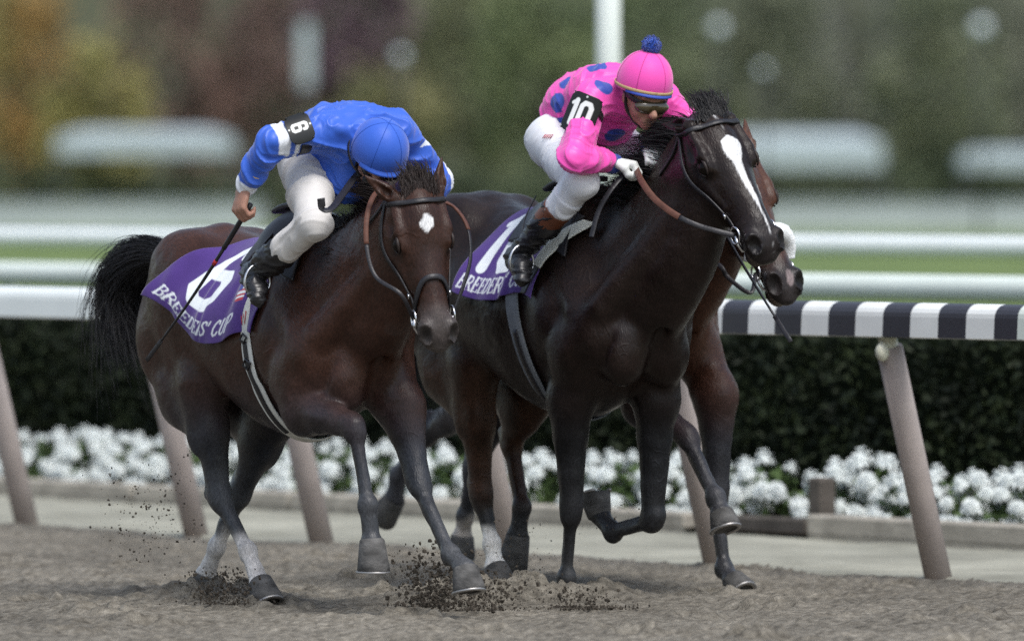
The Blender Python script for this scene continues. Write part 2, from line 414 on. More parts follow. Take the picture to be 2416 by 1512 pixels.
def leafcloud(P, size, rng, aspect=.55, up=.35):
    """one quad leaf at each point, random orientation"""
    n = len(P); s = size * rng.uniform(.6, 1.3, n)
    d = rng.normal(size=(n, 3)); d /= np.linalg.norm(d, axis=1)[:, None]
    e = rng.normal(size=(n, 3)); e[:, 2] += up; e = np.cross(d, e); e /= np.linalg.norm(e, axis=1)[:, None] + 1e-9
    a = d * s[:, None]; b = e * (s * aspect)[:, None]
    V = np.stack([P - a, P + b * .9, P + a, P - b * .9], 1).reshape(-1, 3)
    return V, np.arange(4 * n).reshape(-1, 4)

# --- ground sheets
tag(mesh_obj('ground', [(-1500, -400, -.06), (1500, -400, -.06), (1500, 2600, -.06), (-1500, 2600, -.06)], [(0, 1, 2, 3)], M_LAWN, smooth=False), 'mown green infield grass beyond the hedge reaching to the far trees', 'lawn', kind='structure')
def sheet(a0, a1, s0, s1, z): return W(np.array([a0, a1, a1, a0]), np.array([s0, s0, s1, s1]), z), [(0, 1, 2, 3)]
V, F = sheet(-90, 60, -60, -.02, -.045)
tag(mesh_obj('track', V, F, M_DIRT, smooth=False), 'wide sandy brown dirt track outside the churned strip', 'track', kind='structure')

HOOF_MARKS = [(-.96, 33.73, .15, .05), (-1.2, 34.45, .22, .08), (-.2, 34.1, .25, .10), (.24, 34.2, .25, .09), (.94, 34.9, .14, .03), (-.04, 34.75, .15, .05), (-1.5, 33.9, .15, .03)]
gx = np.arange(-3.0, 3.0, .014); gy = np.arange(29.3, 42.5, .026)
X, Y = np.meshgrid(gx, gy, indexing='ij'); P2 = np.stack([X.ravel(), Y.ravel(), np.zeros(X.size)], 1)
h = .030 * (noise3(P2, 2.2, 1) - .5) + .020 * (noise3(P2, 7, 2) - .5) + .016 * (np.maximum(noise3(P2, 15, 3), .45) - .45) + .012 * (noise3(P2 * A(.35, 1, 1), 6, 6) - .5) + .024 * (np.maximum(noise3(P2 * A(1, .8, 1), 31, 4), .5) - .5)
for (mx_, my_, r_, hh) in HOOF_MARKS:
    q = np.hypot(P2[:, 0] - mx_, (P2[:, 1] - my_)); g = np.exp(-(q / r_) ** 2)
    h += hh * g * (.35 + 1.3 * noise3(P2, 26, 5)) - .05 * np.exp(-(q / (r_ * .45)) ** 2)
rp_ = np.random.default_rng(5); Hg = h.reshape(X.shape)
for k in range(150):                       # old hoof prints: a pit with a raised, broken rim
    cx_, cy_ = rp_.uniform(-2.6, 2.6), rp_.uniform(29.6, 38.5); i0, i1 = np.searchsorted(gx, (cx_ - .22, cx_ + .22)); j0, j1 = np.searchsorted(gy, (cy_ - .3, cy_ + .3))
    xs, ys = X[i0:i1, j0:j1] - cx_, Y[i0:i1, j0:j1] - cy_; r_ = np.hypot(xs, ys * .8); d_ = rp_.uniform(.015, .045)
    Hg[i0:i1, j0:j1] += -d_ * np.exp(-(r_ / .065) ** 4) + d_ * .8 * np.exp(-((r_ - .095) / .03) ** 2) * (.3 + .9 * noise3(np.stack([xs.ravel() * 18, ys.ravel() * 18, xs.ravel() * 0 + k], 1), 1, 8).reshape(xs.shape))
h = Hg.ravel() + .006 * np.sin(((P2 - R0) @ RN) * 42 + 3 * noise3(P2, 1.5, 9))     # faint harrow lines along the track
s_ = (P2 - R0) @ RN; P2[:, 2] = h
F = gridfaces(len(gx), len(gy)); F = F[(s_[F] < -.03).all(1)]
use = np.unique(F); mp_ = np.zeros(len(P2), int); mp_[use] = np.arange(len(use))
tag(mesh_obj('churned_track', P2[use], mp_[F], M_DIRT), 'churned sandy dirt under the galloping horses', 'track', kind='structure')

pa = np.arange(-14, 6, .08); ps = np.arange(-.06, 2.05, .05)
Ag, Sg = np.meshgrid(pa, ps, indexing='ij'); Pp = W(Ag.ravel(), Sg.ravel(), 0.0)
Pp[:, 2] = .004 + .02 * (noise3(Pp, 3, 11) - .5) + .012 * (noise3(Pp, 13, 12) - .5) - .03 * (Sg.ravel() < -.03)
tag(mesh_obj('path', Pp, gridfaces(len(pa), len(ps)), M_PATH), 'pale sandy strip between the running rail and the flower bed', 'path', kind='structure')
V, F = sheet(-30, 12, 2.0, 4.4, .03)
tag(mesh_obj('bed_soil', V, F, M_SOIL, smooth=False), 'dark soil of the flower bed under the hedge', 'soil', kind='structure')

# --- running rail with leaning posts; white to the left, black and white stripes to the right
rail = empty('running_rail', W(0, 0, 0), RAIL_RZ)
tag(rail, 'white running rail on leaning posts with a black and white striped stretch', 'rail')
prof = []
for t in np.linspace(0, np.pi, 11): prof.append((-.062 * math.cos(t), 1.115 + .058 * math.sin(t)))
prof = [(-.066, 1.03)] + prof + [(.066, 1.03), (.05, 1.025), (-.05, 1.025)]
prof = np.array(prof) + A(-.30, 0); npf = len(prof)
def railseg(avals, cols=None):
    V, F, C = [], [], []
    for (a0, a1), c in avals:
        o = len(V)
        for a in (a0, a1):
            for (s, z) in prof: V.append(W(a, s, z)); C.append(c)
        for j in range(npf):
            k = (j + 1) % npf; F.append((o + j, o + npf + j, o + npf + k, o + k))
        F.append(tuple(o + j for j in range(npf))); F.append(tuple(o + npf + j for j in range(npf - 1, -1, -1)))
    return np.array(V), F, np.array(C)
V, F, C = railseg([((-26, -2.12), (1, 1, 1))]); mesh_obj('white_rail', V, F, M_WHITE, rail, smooth=False)
seg = []
for k in range(-6, 12):
    a = .051 + .36 * k
    seg.append(((a, a + .18), (.040, .040, .050))); seg.append(((a + .18, a + .36), (.80, .82, .80)))
V, F, C = railseg(seg); o = mesh_obj('striped_rail', V, F, M_STRIPE, rail, smooth=False, cols=C); tag(o, 'stretch of rail with alternating black and white bands')
for a in (-4.9, -7.6, .95): mesh_obj('joint_band', *join([(np.array([W(a + d, q_ * 1.02 + .006, 1.03 + (z_ - 1.03) * 1.02 + .001) for d in (-.03, .03) for q_, z_ in prof]), [(j, npf + j, npf + (j + 1) % npf, (j + 1) % npf) for j in range(npf)])]), M_WHITE2, rail, smooth=False)
for a in (0.0, -1.5, -2.98, -4.44, -5.45, -6.88, -8.3, 1.5):
    b0, t0 = W(a, 0, -.05), W(a, -.285, .985)
    o = mesh_obj('post', *tube(np.array([b0, lerp(b0, t0, .5), t0]), [.058, .057, .056], 16), M_POST, rail); sub(o)
    k0, k1 = W(a, -.275, .93), W(a, -.297, 1.035)
    V1 = tube(np.array([k0, k1]), [.040, .040], 12); V2 = sphere(W(a + .02, -.34, .965), (.03, .03, .04))
    mesh_obj('bracket', *join([V1, V2]), M_BRKT, o)

# --- second and third rails of the turf course
def far_rail(name, s, ztop, th, a0, a1, step, label, m):
    r = empty(name, W(0, s, 0), RAIL_RZ); tag(r, label, 'rail', 'rails of the turf course')
    n = 12; pr = [(s + .07 * math.cos(t), ztop - th / 2 + th / 2 * math.sin(t)) for t in np.linspace(0, 2 * np.pi, n, endpoint=False)]
    V = np.array([W(a, q, z) for a in (a0, a1) for (q, z) in pr]); F = [(j, n + j, n + (j + 1) % n, (j + 1) % n) for j in range(n)]
    mesh_obj('rail', V, F, m, r)
    for a in np.arange(a0 + .9, a1, step): mesh_obj('post', *tube(np.array([W(a, s + .3, -.06), W(a, s + .05, ztop - th * .5)]), .035, 8), M_WHITE2, r)
far_rail('turf_rail', 5.08, 1.195, .14, -30, 12, 3.6, 'pale grey-green rail just past the hedge, nearer of the two turf rails', M_WHITE2)
far_rail('turf_rail', 8.96, 1.355, .135, -45, 16, 4.3, 'bright white rail across the turf, farther of the two turf rails', M_WHITE)

# --- timber edging of the flower bed
def sleeper(a0, a1, s, z0, z1, m, label, name='timber_sleeper'):
    c = W((a0 + a1) / 2, s, (z0 + z1) / 2); o = empty(name, W((a0 + a1) / 2, s, 0), RAIL_RZ)
    V, F = bevbox(c, (a1 - a0 - .012, .13, z1 - z0), RM, .012)
    V = V + .008 * (noise3(V, 9, 21)[:, None] - .5)
    bpy.data.objects.remove(o); o = mesh_obj(name, V, F, m, smooth=False); tag(o, label, 'timber', 'timbers edging the flower bed'); return o
def a_at(pxl, s):
    k = (pxl - CXP) / FPX; b = R0 + s * RN; return (k * b[1] - b[0]) / (RD[0] - k * RD[1])
aR, aG1, aG0 = 1.9, a_at(1912, 2.06), a_at(1640, 2.06)
sleeper(aG1 + .03, aR, 2.07, -.04, .12, M_TIMBER, 'bleached timber edging the bed at the far right, before the leaning post')
sleeper(aG0 + .01, aG1 - .03, 2.12, -.04, .095, M_TIMBERD, 'dark timber edging the gap in the white flowers')
edges = [aG0 - .01, a_at(1150, 2.06), a_at(700, 2.06), a_at(330, 2.06), a_at(-60, 2.06)]
names = ['bleached timber edging behind the two leading horses', 'bleached timber edging behind the front legs of horse six', 'bleached timber edging just right of the leaning post behind the black tail', 'bleached timber edging at the far left edge']
for i in range(4): sleeper(edges[i + 1], edges[i], 2.07, -.04, .10, M_TIMBER, names[i])
V, F = bevbox(W(aG1 + .0, 2.13, .11), (.10, .10, .36), np.stack([RN, A(0, 0, 1), RD])[[2, 0, 1]], .012)
tag(mesh_obj('timber_stump', V, F, M_TIMBERD, smooth=False), 'short dark timber stump at the gap between the white flowers', 'timber')

# --- tufts of grass along the bed edge at right
gp = W(RNG.uniform(-1.6, 1.4, 900), RNG.normal(1.97, .03, 900), RNG.uniform(0, .035, 900)); gp = gp[noise3(gp, 2.2, 31) > .42]
V, F = leafcloud(gp, .022, RNG, .2, 0); tag(mesh_obj('grass', V, F, mat_leaf('verge_grass', (.16, .20, .05), (.26, .28, .07), 4), smooth=False), 'thin yellow-green grass along the foot of the timbers', 'grass', kind='stuff')

# --- clipped hedge
hedge = empty('hedge', W(-4, 3.5, 0), RAIL_RZ); tag(hedge, 'long dark green clipped hedge behind the white flowers', 'hedge')
c = W(-7.5, 3.55, .47); mesh_obj('inner_block', *bevbox(c, (24, .86, .92), RM, .05), M_HEDGEC, hedge, smooth=False)  # added solid block, coloured dark, fills the hedge behind its leaves
n = 46000
a = RNG.uniform(-16, 4.3, n); f = RNG.uniform(0, 1, n)
s = np.where(f < .72, 3.08 + RNG.normal(0, .035, n), RNG.uniform(3.05, 4.0, n)); z = np.where(f < .72, RNG.uniform(.0, .97, n), .965 + RNG.normal(0, .03, n))
bul = .07 * (noise3(np.stack([a, z * 1.5, a * 0], 1), 1.6, 41) - .5); s = s - bul * 1.4; z = z + bul * .9 * (f >= .72)
V, F = leafcloud(W(a, s, z), .03, RNG, .42); o = mesh_obj('foliage', V, F, M_HEDGE, hedge, smooth=False); o['kind'] = 'stuff'

# --- white chrysanthemums, plant by plant
def mum_mesh(rng):
    V, F = [], []
    for ring, (n, r0, r1, z0, z1) in enumerate([(11, .020, .048, .004, -.012), (9, .012, .036, .018, .012), (6, .004, .020, .028, .030)]):
        for k in range(n):
            t = 2 * math.pi * (k + .5 * (ring % 2)) / n + rng.normal(0, .06); w = .62 * 2 * math.pi / n
            o = len(V); rr = r1 * rng.uniform(.88, 1.1)
            for (r, dt, z) in ((r0, -w * .5, z0), (rr * .8, -w * .62, (z0 + z1) / 2 + .008), (rr, 0, z1), (rr * .8, w * .62, (z0 + z1) / 2 + .008), (r0, w * .5, z0)):
                V.append((r * math.cos(t + dt), r * math.sin(t + dt), z))
            F.append((o, o + 1, o + 2, o + 3, o + 4))
    o = len(V); m = 8
    for k in range(m): V.append((.03 * math.cos(2 * math.pi * k / m), .03 * math.sin(2 * math.pi * k / m), .002))
    V.append((0, 0, .024))
    for k in range(m): F.append((o + k, o + (k + 1) % m, o + m))
    me = bpy.data.meshes.new('flower_head'); me.from_pydata(V, [], F); me.materials.append(M_MUM); return me
rngm = random.Random(4); MUMS = [mum_mesh(np.random.default_rng(k)) for k in range(4)]
mV, mF = [], []
rp = RNG.normal(size=(230, 3)); rp /= np.linalg.norm(rp, axis=1)[:, None]; rp[:, 2] = np.abs(rp[:, 2]); rp *= A(.20, .17, .30) * RNG.uniform(.5, 1, 230)[:, None]
mV, mF = leafcloud(rp + A(0, 0, .02), .032, RNG, .5)
LEAFME = bpy.data.meshes.new('foliage'); LEAFME.from_pydata([tuple(v) for v in mV], [], [tuple(map(int, f)) for f in mF]); LEAFME.materials.append(M_MUMLEAF)
def mum_plant(pxl, s, label, nfl, big=1.0):
    base = W(a_at(pxl, s), s, .03); e = empty('chrysanthemum', base, rngm.uniform(0, 6)); e.scale = (big, big, big)
    tag(e, label, 'flowers', 'white chrysanthemums in the bed')
    o = bpy.data.objects.new('foliage', LEAFME); COL.objects.link(o); o.parent = e
    done = []
    for k in range(nfl * 9):
        if len(done) >= nfl: break
        t = rngm.uniform(0, 2 * math.pi); c = rngm.uniform(-.1, 1) ; r = math.sqrt(max(0, 1 - c * c)) if c > 0 else 1.0
        d = Vector((r * math.cos(t), r * math.sin(t), c)); p = Vector((d.x * .215, d.y * .185, max(.03, .05 + d.z * .28)))
        if any((p - q).length < .062 for q in done): continue
        done.append(p)
        o = bpy.data.objects.new('flower_head', MUMS[rngm.randrange(4)]); COL.objects.link(o); o.parent = e; o.location = p
        o.rotation_euler = (d + Vector((0, 0, .45))).to_track_quat('Z', 'Y').to_euler(); f = rngm.uniform(1.05, 1.5); o.scale = (f, f, f * rngm.uniform(.9, 1.3))
spots = [(20, 2.45, 'white chrysanthemum clump at the far left beside the leaning post'), (120, 2.5, 'white chrysanthemum clump just right of the leftmost post'),
 (215, 2.4, 'white chrysanthemum clump third from the left edge'), (300, 2.52, 'white chrysanthemum clump below the black tail of horse six'), (385, 2.42, 'white chrysanthemum clump behind the second leaning post from the left'),
 (470, 2.5, 'white chrysanthemum clump seen beside the hind legs of horse six'), (560, 2.44, 'white chrysanthemum clump showing between the hind legs of horse six'), (640, 2.5, 'white chrysanthemum clump right of the hind legs of horse six'),
 (735, 2.42, 'white chrysanthemum clump behind the third leaning post'), (815, 2.52, 'white chrysanthemum clump left of the raised foreleg of horse six'), (905, 2.44, 'white chrysanthemum clump between the forelegs of horse six'),
 (1010, 2.5, 'white chrysanthemum clump behind the reaching foreleg of horse six'), (1080, 2.42, 'white chrysanthemum clump left of the brown hind leg'), (1180, 2.5, 'white chrysanthemum clump behind the hind legs of horse ten'),
 (1270, 2.44, 'white chrysanthemum clump between hind and fore legs of horse ten'), (1420, 2.5, 'white chrysanthemum clump left in the gap between the forelegs of horse ten'), (1480, 2.42, 'white chrysanthemum clump right in the gap between the forelegs of horse ten'),
 (1600, 2.5, 'white chrysanthemum clump beside the bent foreleg of horse ten'), (1735, 2.46, 'white chrysanthemum clump just right of the third horse'), (1815, 2.52, 'loose white chrysanthemum clump left of the timber stump'),
 (1975, 2.38, 'white chrysanthemum clump just right of the timber stump'), (2060, 2.5, 'tall white chrysanthemum clump left of the striped rail post'), (2150, 2.38, 'white chrysanthemum clump right behind the striped rail post'),
 (2235, 2.5, 'white chrysanthemum clump right of the striped rail post'), (2320, 2.36, 'white chrysanthemum clump second from the right edge'), (2405, 2.48, 'white chrysanthemum clump at the right edge')]
for i, (pxl, s, lab) in enumerate(spots):
    mum_plant(pxl, s, lab, 13 if i == 19 else (19 if 4 < i < 18 else 23), rngm.uniform(.84, .97) * (1.22 if i == 21 else 1.0))

# --- furlong pole
tag(mesh_obj('marker_pole', *tube(np.array([px(1435, 418, 50) * A(1, 1, 0), px(1435, 418, 50) * A(1, 1, 0) + A(0, 0, 5.2)]), .074, 18), M_WHITE), 'tall white round pole standing behind the jockey in pink', 'pole')

# --- far side of the infield: low walls, canopies, lamps, shrubs, autumn trees
M_LPOST = mat('dark_lamp_post', (.04, .045, .045), rough=.5)
M_WALL = mat('pale_grey_render', (.36, .40, .40), rough=.8, var=.1, vscale=1)
M_CANVAS = mat('grey_white_canvas', (.36, .42, .44), rough=.8, var=.05, vscale=2)
for x0, x1, lab in ((-400, 625, 'low pale grey wall across the infield behind the jockey in blue'), (1700, 2900, 'low pale grey wall across the infield at right')):
    a0, a1 = px(x0, 545, 280), px(x1, 478, 280)
    w_ = empty('low_wall', (float((a0[0] + a1[0]) / 2), 280, 0)); tag(w_, lab, 'wall', 'low walls across the infield')
    mesh_obj('wall_face', *box(((a0[0] + a1[0]) / 2, 280, .37), (a1[0] - a0[0], .3, .86)), M_WALL, w_, smooth=False)
    mesh_obj('coping', *bevbox(((a0[0] + a1[0]) / 2, 280, .83), (a1[0] - a0[0] + .1, .42, .08)), M_CANVAS, w_, smooth=False)
def canopy(x0, x1, y0, y1, Yd, lab):
    a, b = px(x0, y1, Yd), px(x1, y0, Yd); c = (a + b) / 2; wd = b[0] - a[0]; ht = b[2] - a[2]
    e = empty('canopy', (c[0], Yd, 0)); tag(e, lab, 'canopy', 'white canopies beyond the infield')
    V, F = bevbox((c[0], Yd, a[2] + ht * .35), (wd, 2.4, ht * .7), None, .05)
    rv = np.array([[a[0], Yd - 1.2, a[2] + ht * .72], [b[0], Yd - 1.2, a[2] + ht * .72], [b[0], Yd + 1.2, a[2] + ht * .72], [a[0], Yd + 1.2, a[2] + ht * .72], [a[0] + wd * .15, Yd, b[2]], [b[0] - wd * .15, Yd, b[2]]])
    mesh_obj('roof', rv, [(0, 1, 5, 4), (1, 2, 5), (2, 3, 4, 5), (3, 0, 4), (3, 2, 1, 0)], M_CANVAS, e, smooth=False)
    mesh_obj('valance', V, F, M_CANVAS, e, smooth=False)
    for sx in (a[0] + .1, b[0] - .1):
        for sy in (-1.1, 1.1): mesh_obj('pole', *tube(np.array([(sx, Yd + sy, -.06), (sx, Yd + sy, a[2] + .05)]), .04, 8), M_LPOST, e)
canopy(135, 555, 306, 368, 290, 'long white canopy behind the arm of the jockey in blue')
canopy(1700, 2080, 312, 398, 290, 'long white canopy behind the head of horse ten')
canopy(2262, 2520, 352, 402, 290, 'low white canopy cut by the right edge')
M_GLOBE = mat('milk_glass_globe', (.60, .66, .70), rough=.2, spec=.5)
def lamp(x, y, Yd, r, lab):
    p = px(x, y, Yd); e = empty('park_lamp', (p[0], Yd, 0)); tag(e, lab, 'lamp', 'park lamps beyond the infield')
    mesh_obj('post', *tube(np.array([(p[0], Yd, -.06), (p[0], Yd, p[2] - r * .8)]), [.07, .045], 8), M_LPOST, e)
    mesh_obj('globe', *sphere(p, r, 16, 10), M_GLOBE, e); mesh_obj('cap', *sphere(p + A(0, 0, r * .95), (r * .5, r * .5, r * .2)), M_LPOST, e)
lamp(1695, 66, 262, .22, 'round white park lamp right of the pink cap')
lamp(2315, 66, 262, .26, 'round white park lamp at the top right')
lamp(945, 132, 265, .18, 'round white park lamp above the jockey in blue')
lamp(1800, 165, 270, .15, 'dim round park lamp above the head of horse ten')
p0 = px(722, 205, 268); p1 = px(722, 55, 268)
e = empty('sign_board', (p0[0], 268, 0)); tag(e, 'narrow upright pale sign board above the jockey in blue', 'sign')
mesh_obj('panel', *bevbox((p0 + p1) / 2, (.42, .08, p1[2] - p0[2]), None, .02), M_CANVAS, e, smooth=False)
mesh_obj('post', *tube(np.array([(p0[0], 268, -.06), (p0[0], 268, p0[2] + .05)]), .06, 8), M_LPOST, e)

def tree(x, Yd, ztop, rx, rz_, zc, c1, c2, lab, name='autumn_tree', nl=2600, group='trees beyond the infield', leaf=.17):
    X0 = (x - CXP) * Yd / FPX; e = empty(name, (X0, Yd, 0)); tag(e, lab, 'tree' if 'tree' in name else 'shrub', group)
    rng = np.random.default_rng(int(x) + 7000); tr = []
    if 'tree' in name:
        tr.append(tube(spline([(X0, Yd, -.06), (X0 + .1, Yd, zc * .5), (X0 - .1, Yd, zc), (X0 + .1, Yd, zc + rz_ * .6)], 8), np.linspace(.24, .07, 8), 9))
        for k in range(6):
            t = rng.uniform(0, 6.28); q = A(X0, Yd, zc - rz_ * .5 + rz_ * .15 * k); tr.append(tube(spline([q, q + A(math.cos(t) * rx * .35, math.sin(t) * rx * .35, rz_ * .2), q + A(math.cos(t) * rx * .75, math.sin(t) * rx * .7, rz_ * .42)], 6), np.linspace(.09, .02, 6), 6))
    else:
        for k in range(4):
            t = rng.uniform(0, 6.28); tr.append(tube(np.array([(X0, Yd, -.06), (X0 + math.cos(t) * rx * .5, Yd + math.sin(t) * .4, zc)]), [.05, .02], 6))
    mesh_obj('trunk', *join(tr), M_BARK, e)
    nc = 46; cc = rng.normal(size=(nc, 3)); cc /= np.linalg.norm(cc, axis=1)[:, None]; cc *= rng.uniform(.35, 1.0, nc)[:, None] ** .6 * A(rx, rx * .8, rz_) * .85
    cc = cc[cc[:, 2] + zc > .3] if 'tree' in name else cc
    k = rng.integers(0, len(cc), nl); P = cc[k] + rng.normal(size=(nl, 3)) * A(rx, rx * .8, rz_) * .14 + A(X0, Yd, zc); P = P[P[:, 2] > .05]
    V, F = leafcloud(P, leaf, rng, .7); mesh_obj('crown', V, F, mat_leaf(name + '_leaf', tuple(1.35 * q + .008 for q in c1), tuple(1.75 * q + .014 for q in c2), .55), e, smooth=False)  # leaf colours lifted with grey: distance haze painted in
TR = [(-160, 306, 0, 3.6, 5.5, 5.4, (.09, .085, .03), (.19, .16, .05), 'olive yellow autumn tree cut by the left edge'),
 (60, 318, 0, 3.2, 5.2, 5.2, (.11, .08, .025), (.26, .15, .045), 'orange and yellow autumn tree near the left edge'),
 (215, 300, 0, 2.2, 3.4, 3.3, (.10, .095, .03), (.20, .18, .06), 'small yellow-green autumn tree above the left canopy'),
 (430, 314, 0, 3.6, 5.4, 5.6, (.045, .028, .026), (.11, .065, .05), 'maroon brown autumn tree left of the jockey in blue'),
 (640, 322, 0, 3.2, 5.0, 5.4, (.055, .032, .03), (.11, .07, .055), 'reddish brown autumn tree behind the pale sign board'),
 (830, 310, 0, 2.6, 3.4, 7.2, (.05, .03, .04), (.10, .065, .075), 'dark purple tree above the jockey in blue'),
 (900, 300, 0, 3.0, 3.0, 2.6, (.06, .07, .03), (.13, .12, .05), 'olive green rounded tree behind the jockey in blue'),
 (1090, 316, 0, 3.5, 5.2, 5.4, (.05, .06, .03), (.105, .11, .05), 'grey-green tree between the two jockeys'),
 (1290, 306, 0, 3.2, 4.8, 5.0, (.045, .065, .028), (.10, .12, .05), 'mid green tree left of the white pole'),
 (1560, 318, 0, 3.5, 5.4, 5.4, (.04, .06, .03), (.085, .105, .045), 'dark green tree behind the pink cap'),
 (1800, 310, 0, 3.2, 5.0, 5.2, (.052, .060, .040), (.105, .115, .070), 'dull green tree above the head of horse ten'),
 (2010, 320, 0, 3.3, 5.2, 5.4, (.055, .060, .052), (.115, .118, .10), 'grey-green tree right of horse ten'),
 (2220, 304, 0, 2.8, 4.6, 4.8, (.05, .065, .035), (.10, .11, .06), 'dull green tree near the right edge'),
 (2420, 316, 0, 3.4, 5.2, 5.4, (.062, .068, .05), (.12, .125, .09), 'grey olive tree cut by the right edge'),
 (2700, 310, 0, 3.4, 5.2, 5.4, (.05, .06, .03), (.11, .11, .05), 'green tree outside the right edge')]
for t in TR[:-1]: tree(*t, nl=3400)
for i, x in enumerate(range(-200, 2700, 165)):
    if 700 < x < 1650 and i % 2 and False: continue
    tree(x, 292 + (i % 3) * 2.5, 0, 1.55, 1.15, 1.1, (.022, .032, .016), (.05, .065, .03), ['dark clipped evergreen shrub in the far shrub row, %s from the left' % q for q in ('first second third fourth fifth sixth seventh eighth ninth tenth eleventh twelfth thirteenth fourteenth fifteenth sixteenth seventeenth eighteenth'.split())][i], name='evergreen_shrub', nl=700, group='far shrub row', leaf=.13)
# wooded rise closing the view behind the trees
hx = np.linspace(-120, 120, 60); hy = np.linspace(332, 420, 12); HX, HY = np.meshgrid(hx, hy, indexing='ij')
HP = np.stack([HX.ravel(), HY.ravel(), np.zeros(HX.size)], 1); HP[:, 2] = -.2 + 26 * sstep(332, 385, HP[:, 1]) * (.7 + .5 * noise3(HP, .05, 71)) + 1.2 * noise3(HP, .3, 72)
tag(mesh_obj('wooded_hill', HP, gridfaces(60, 12), mat_leaf('wooded_hill', (.028, .036, .020), (.075, .080, .045), .15)), 'dark wooded rise behind the autumn trees', 'hill', kind='structure')

# ------------------------------------------------------------------ horses
EX, EY, EZ = A(1, 0, 0), A(0, 1, 0), A(0, 0, 1)
class Frame:
    """horse frame: x forward from the breast, y to the horse's left, z up, origin on the ground"""
    def __init__(self, O, th):
        self.O = A(O[0], O[1], 0.0); self.f = A(math.sin(th), -math.cos(th), 0); self.l = A(math.cos(th), math.sin(th), 0)
        self.rz = math.atan2(self.f[1], self.f[0]); self.M = np.stack([self.f, self.l, EZ])
    def q(self, x, y, v):
        """local point on the plane y=v that the camera sees at photo pixel (x, y)"""
        C = (A(0, 0, HC) - self.O) @ self.M.T; d = A((x - CXP) / FPX, 1.0, -(y - HZ) / FPX) @ self.M.T
        return C + d * ((v - C[1]) / d[1])
    def w(self, P): return np.asarray(P) @ self.M + self.O

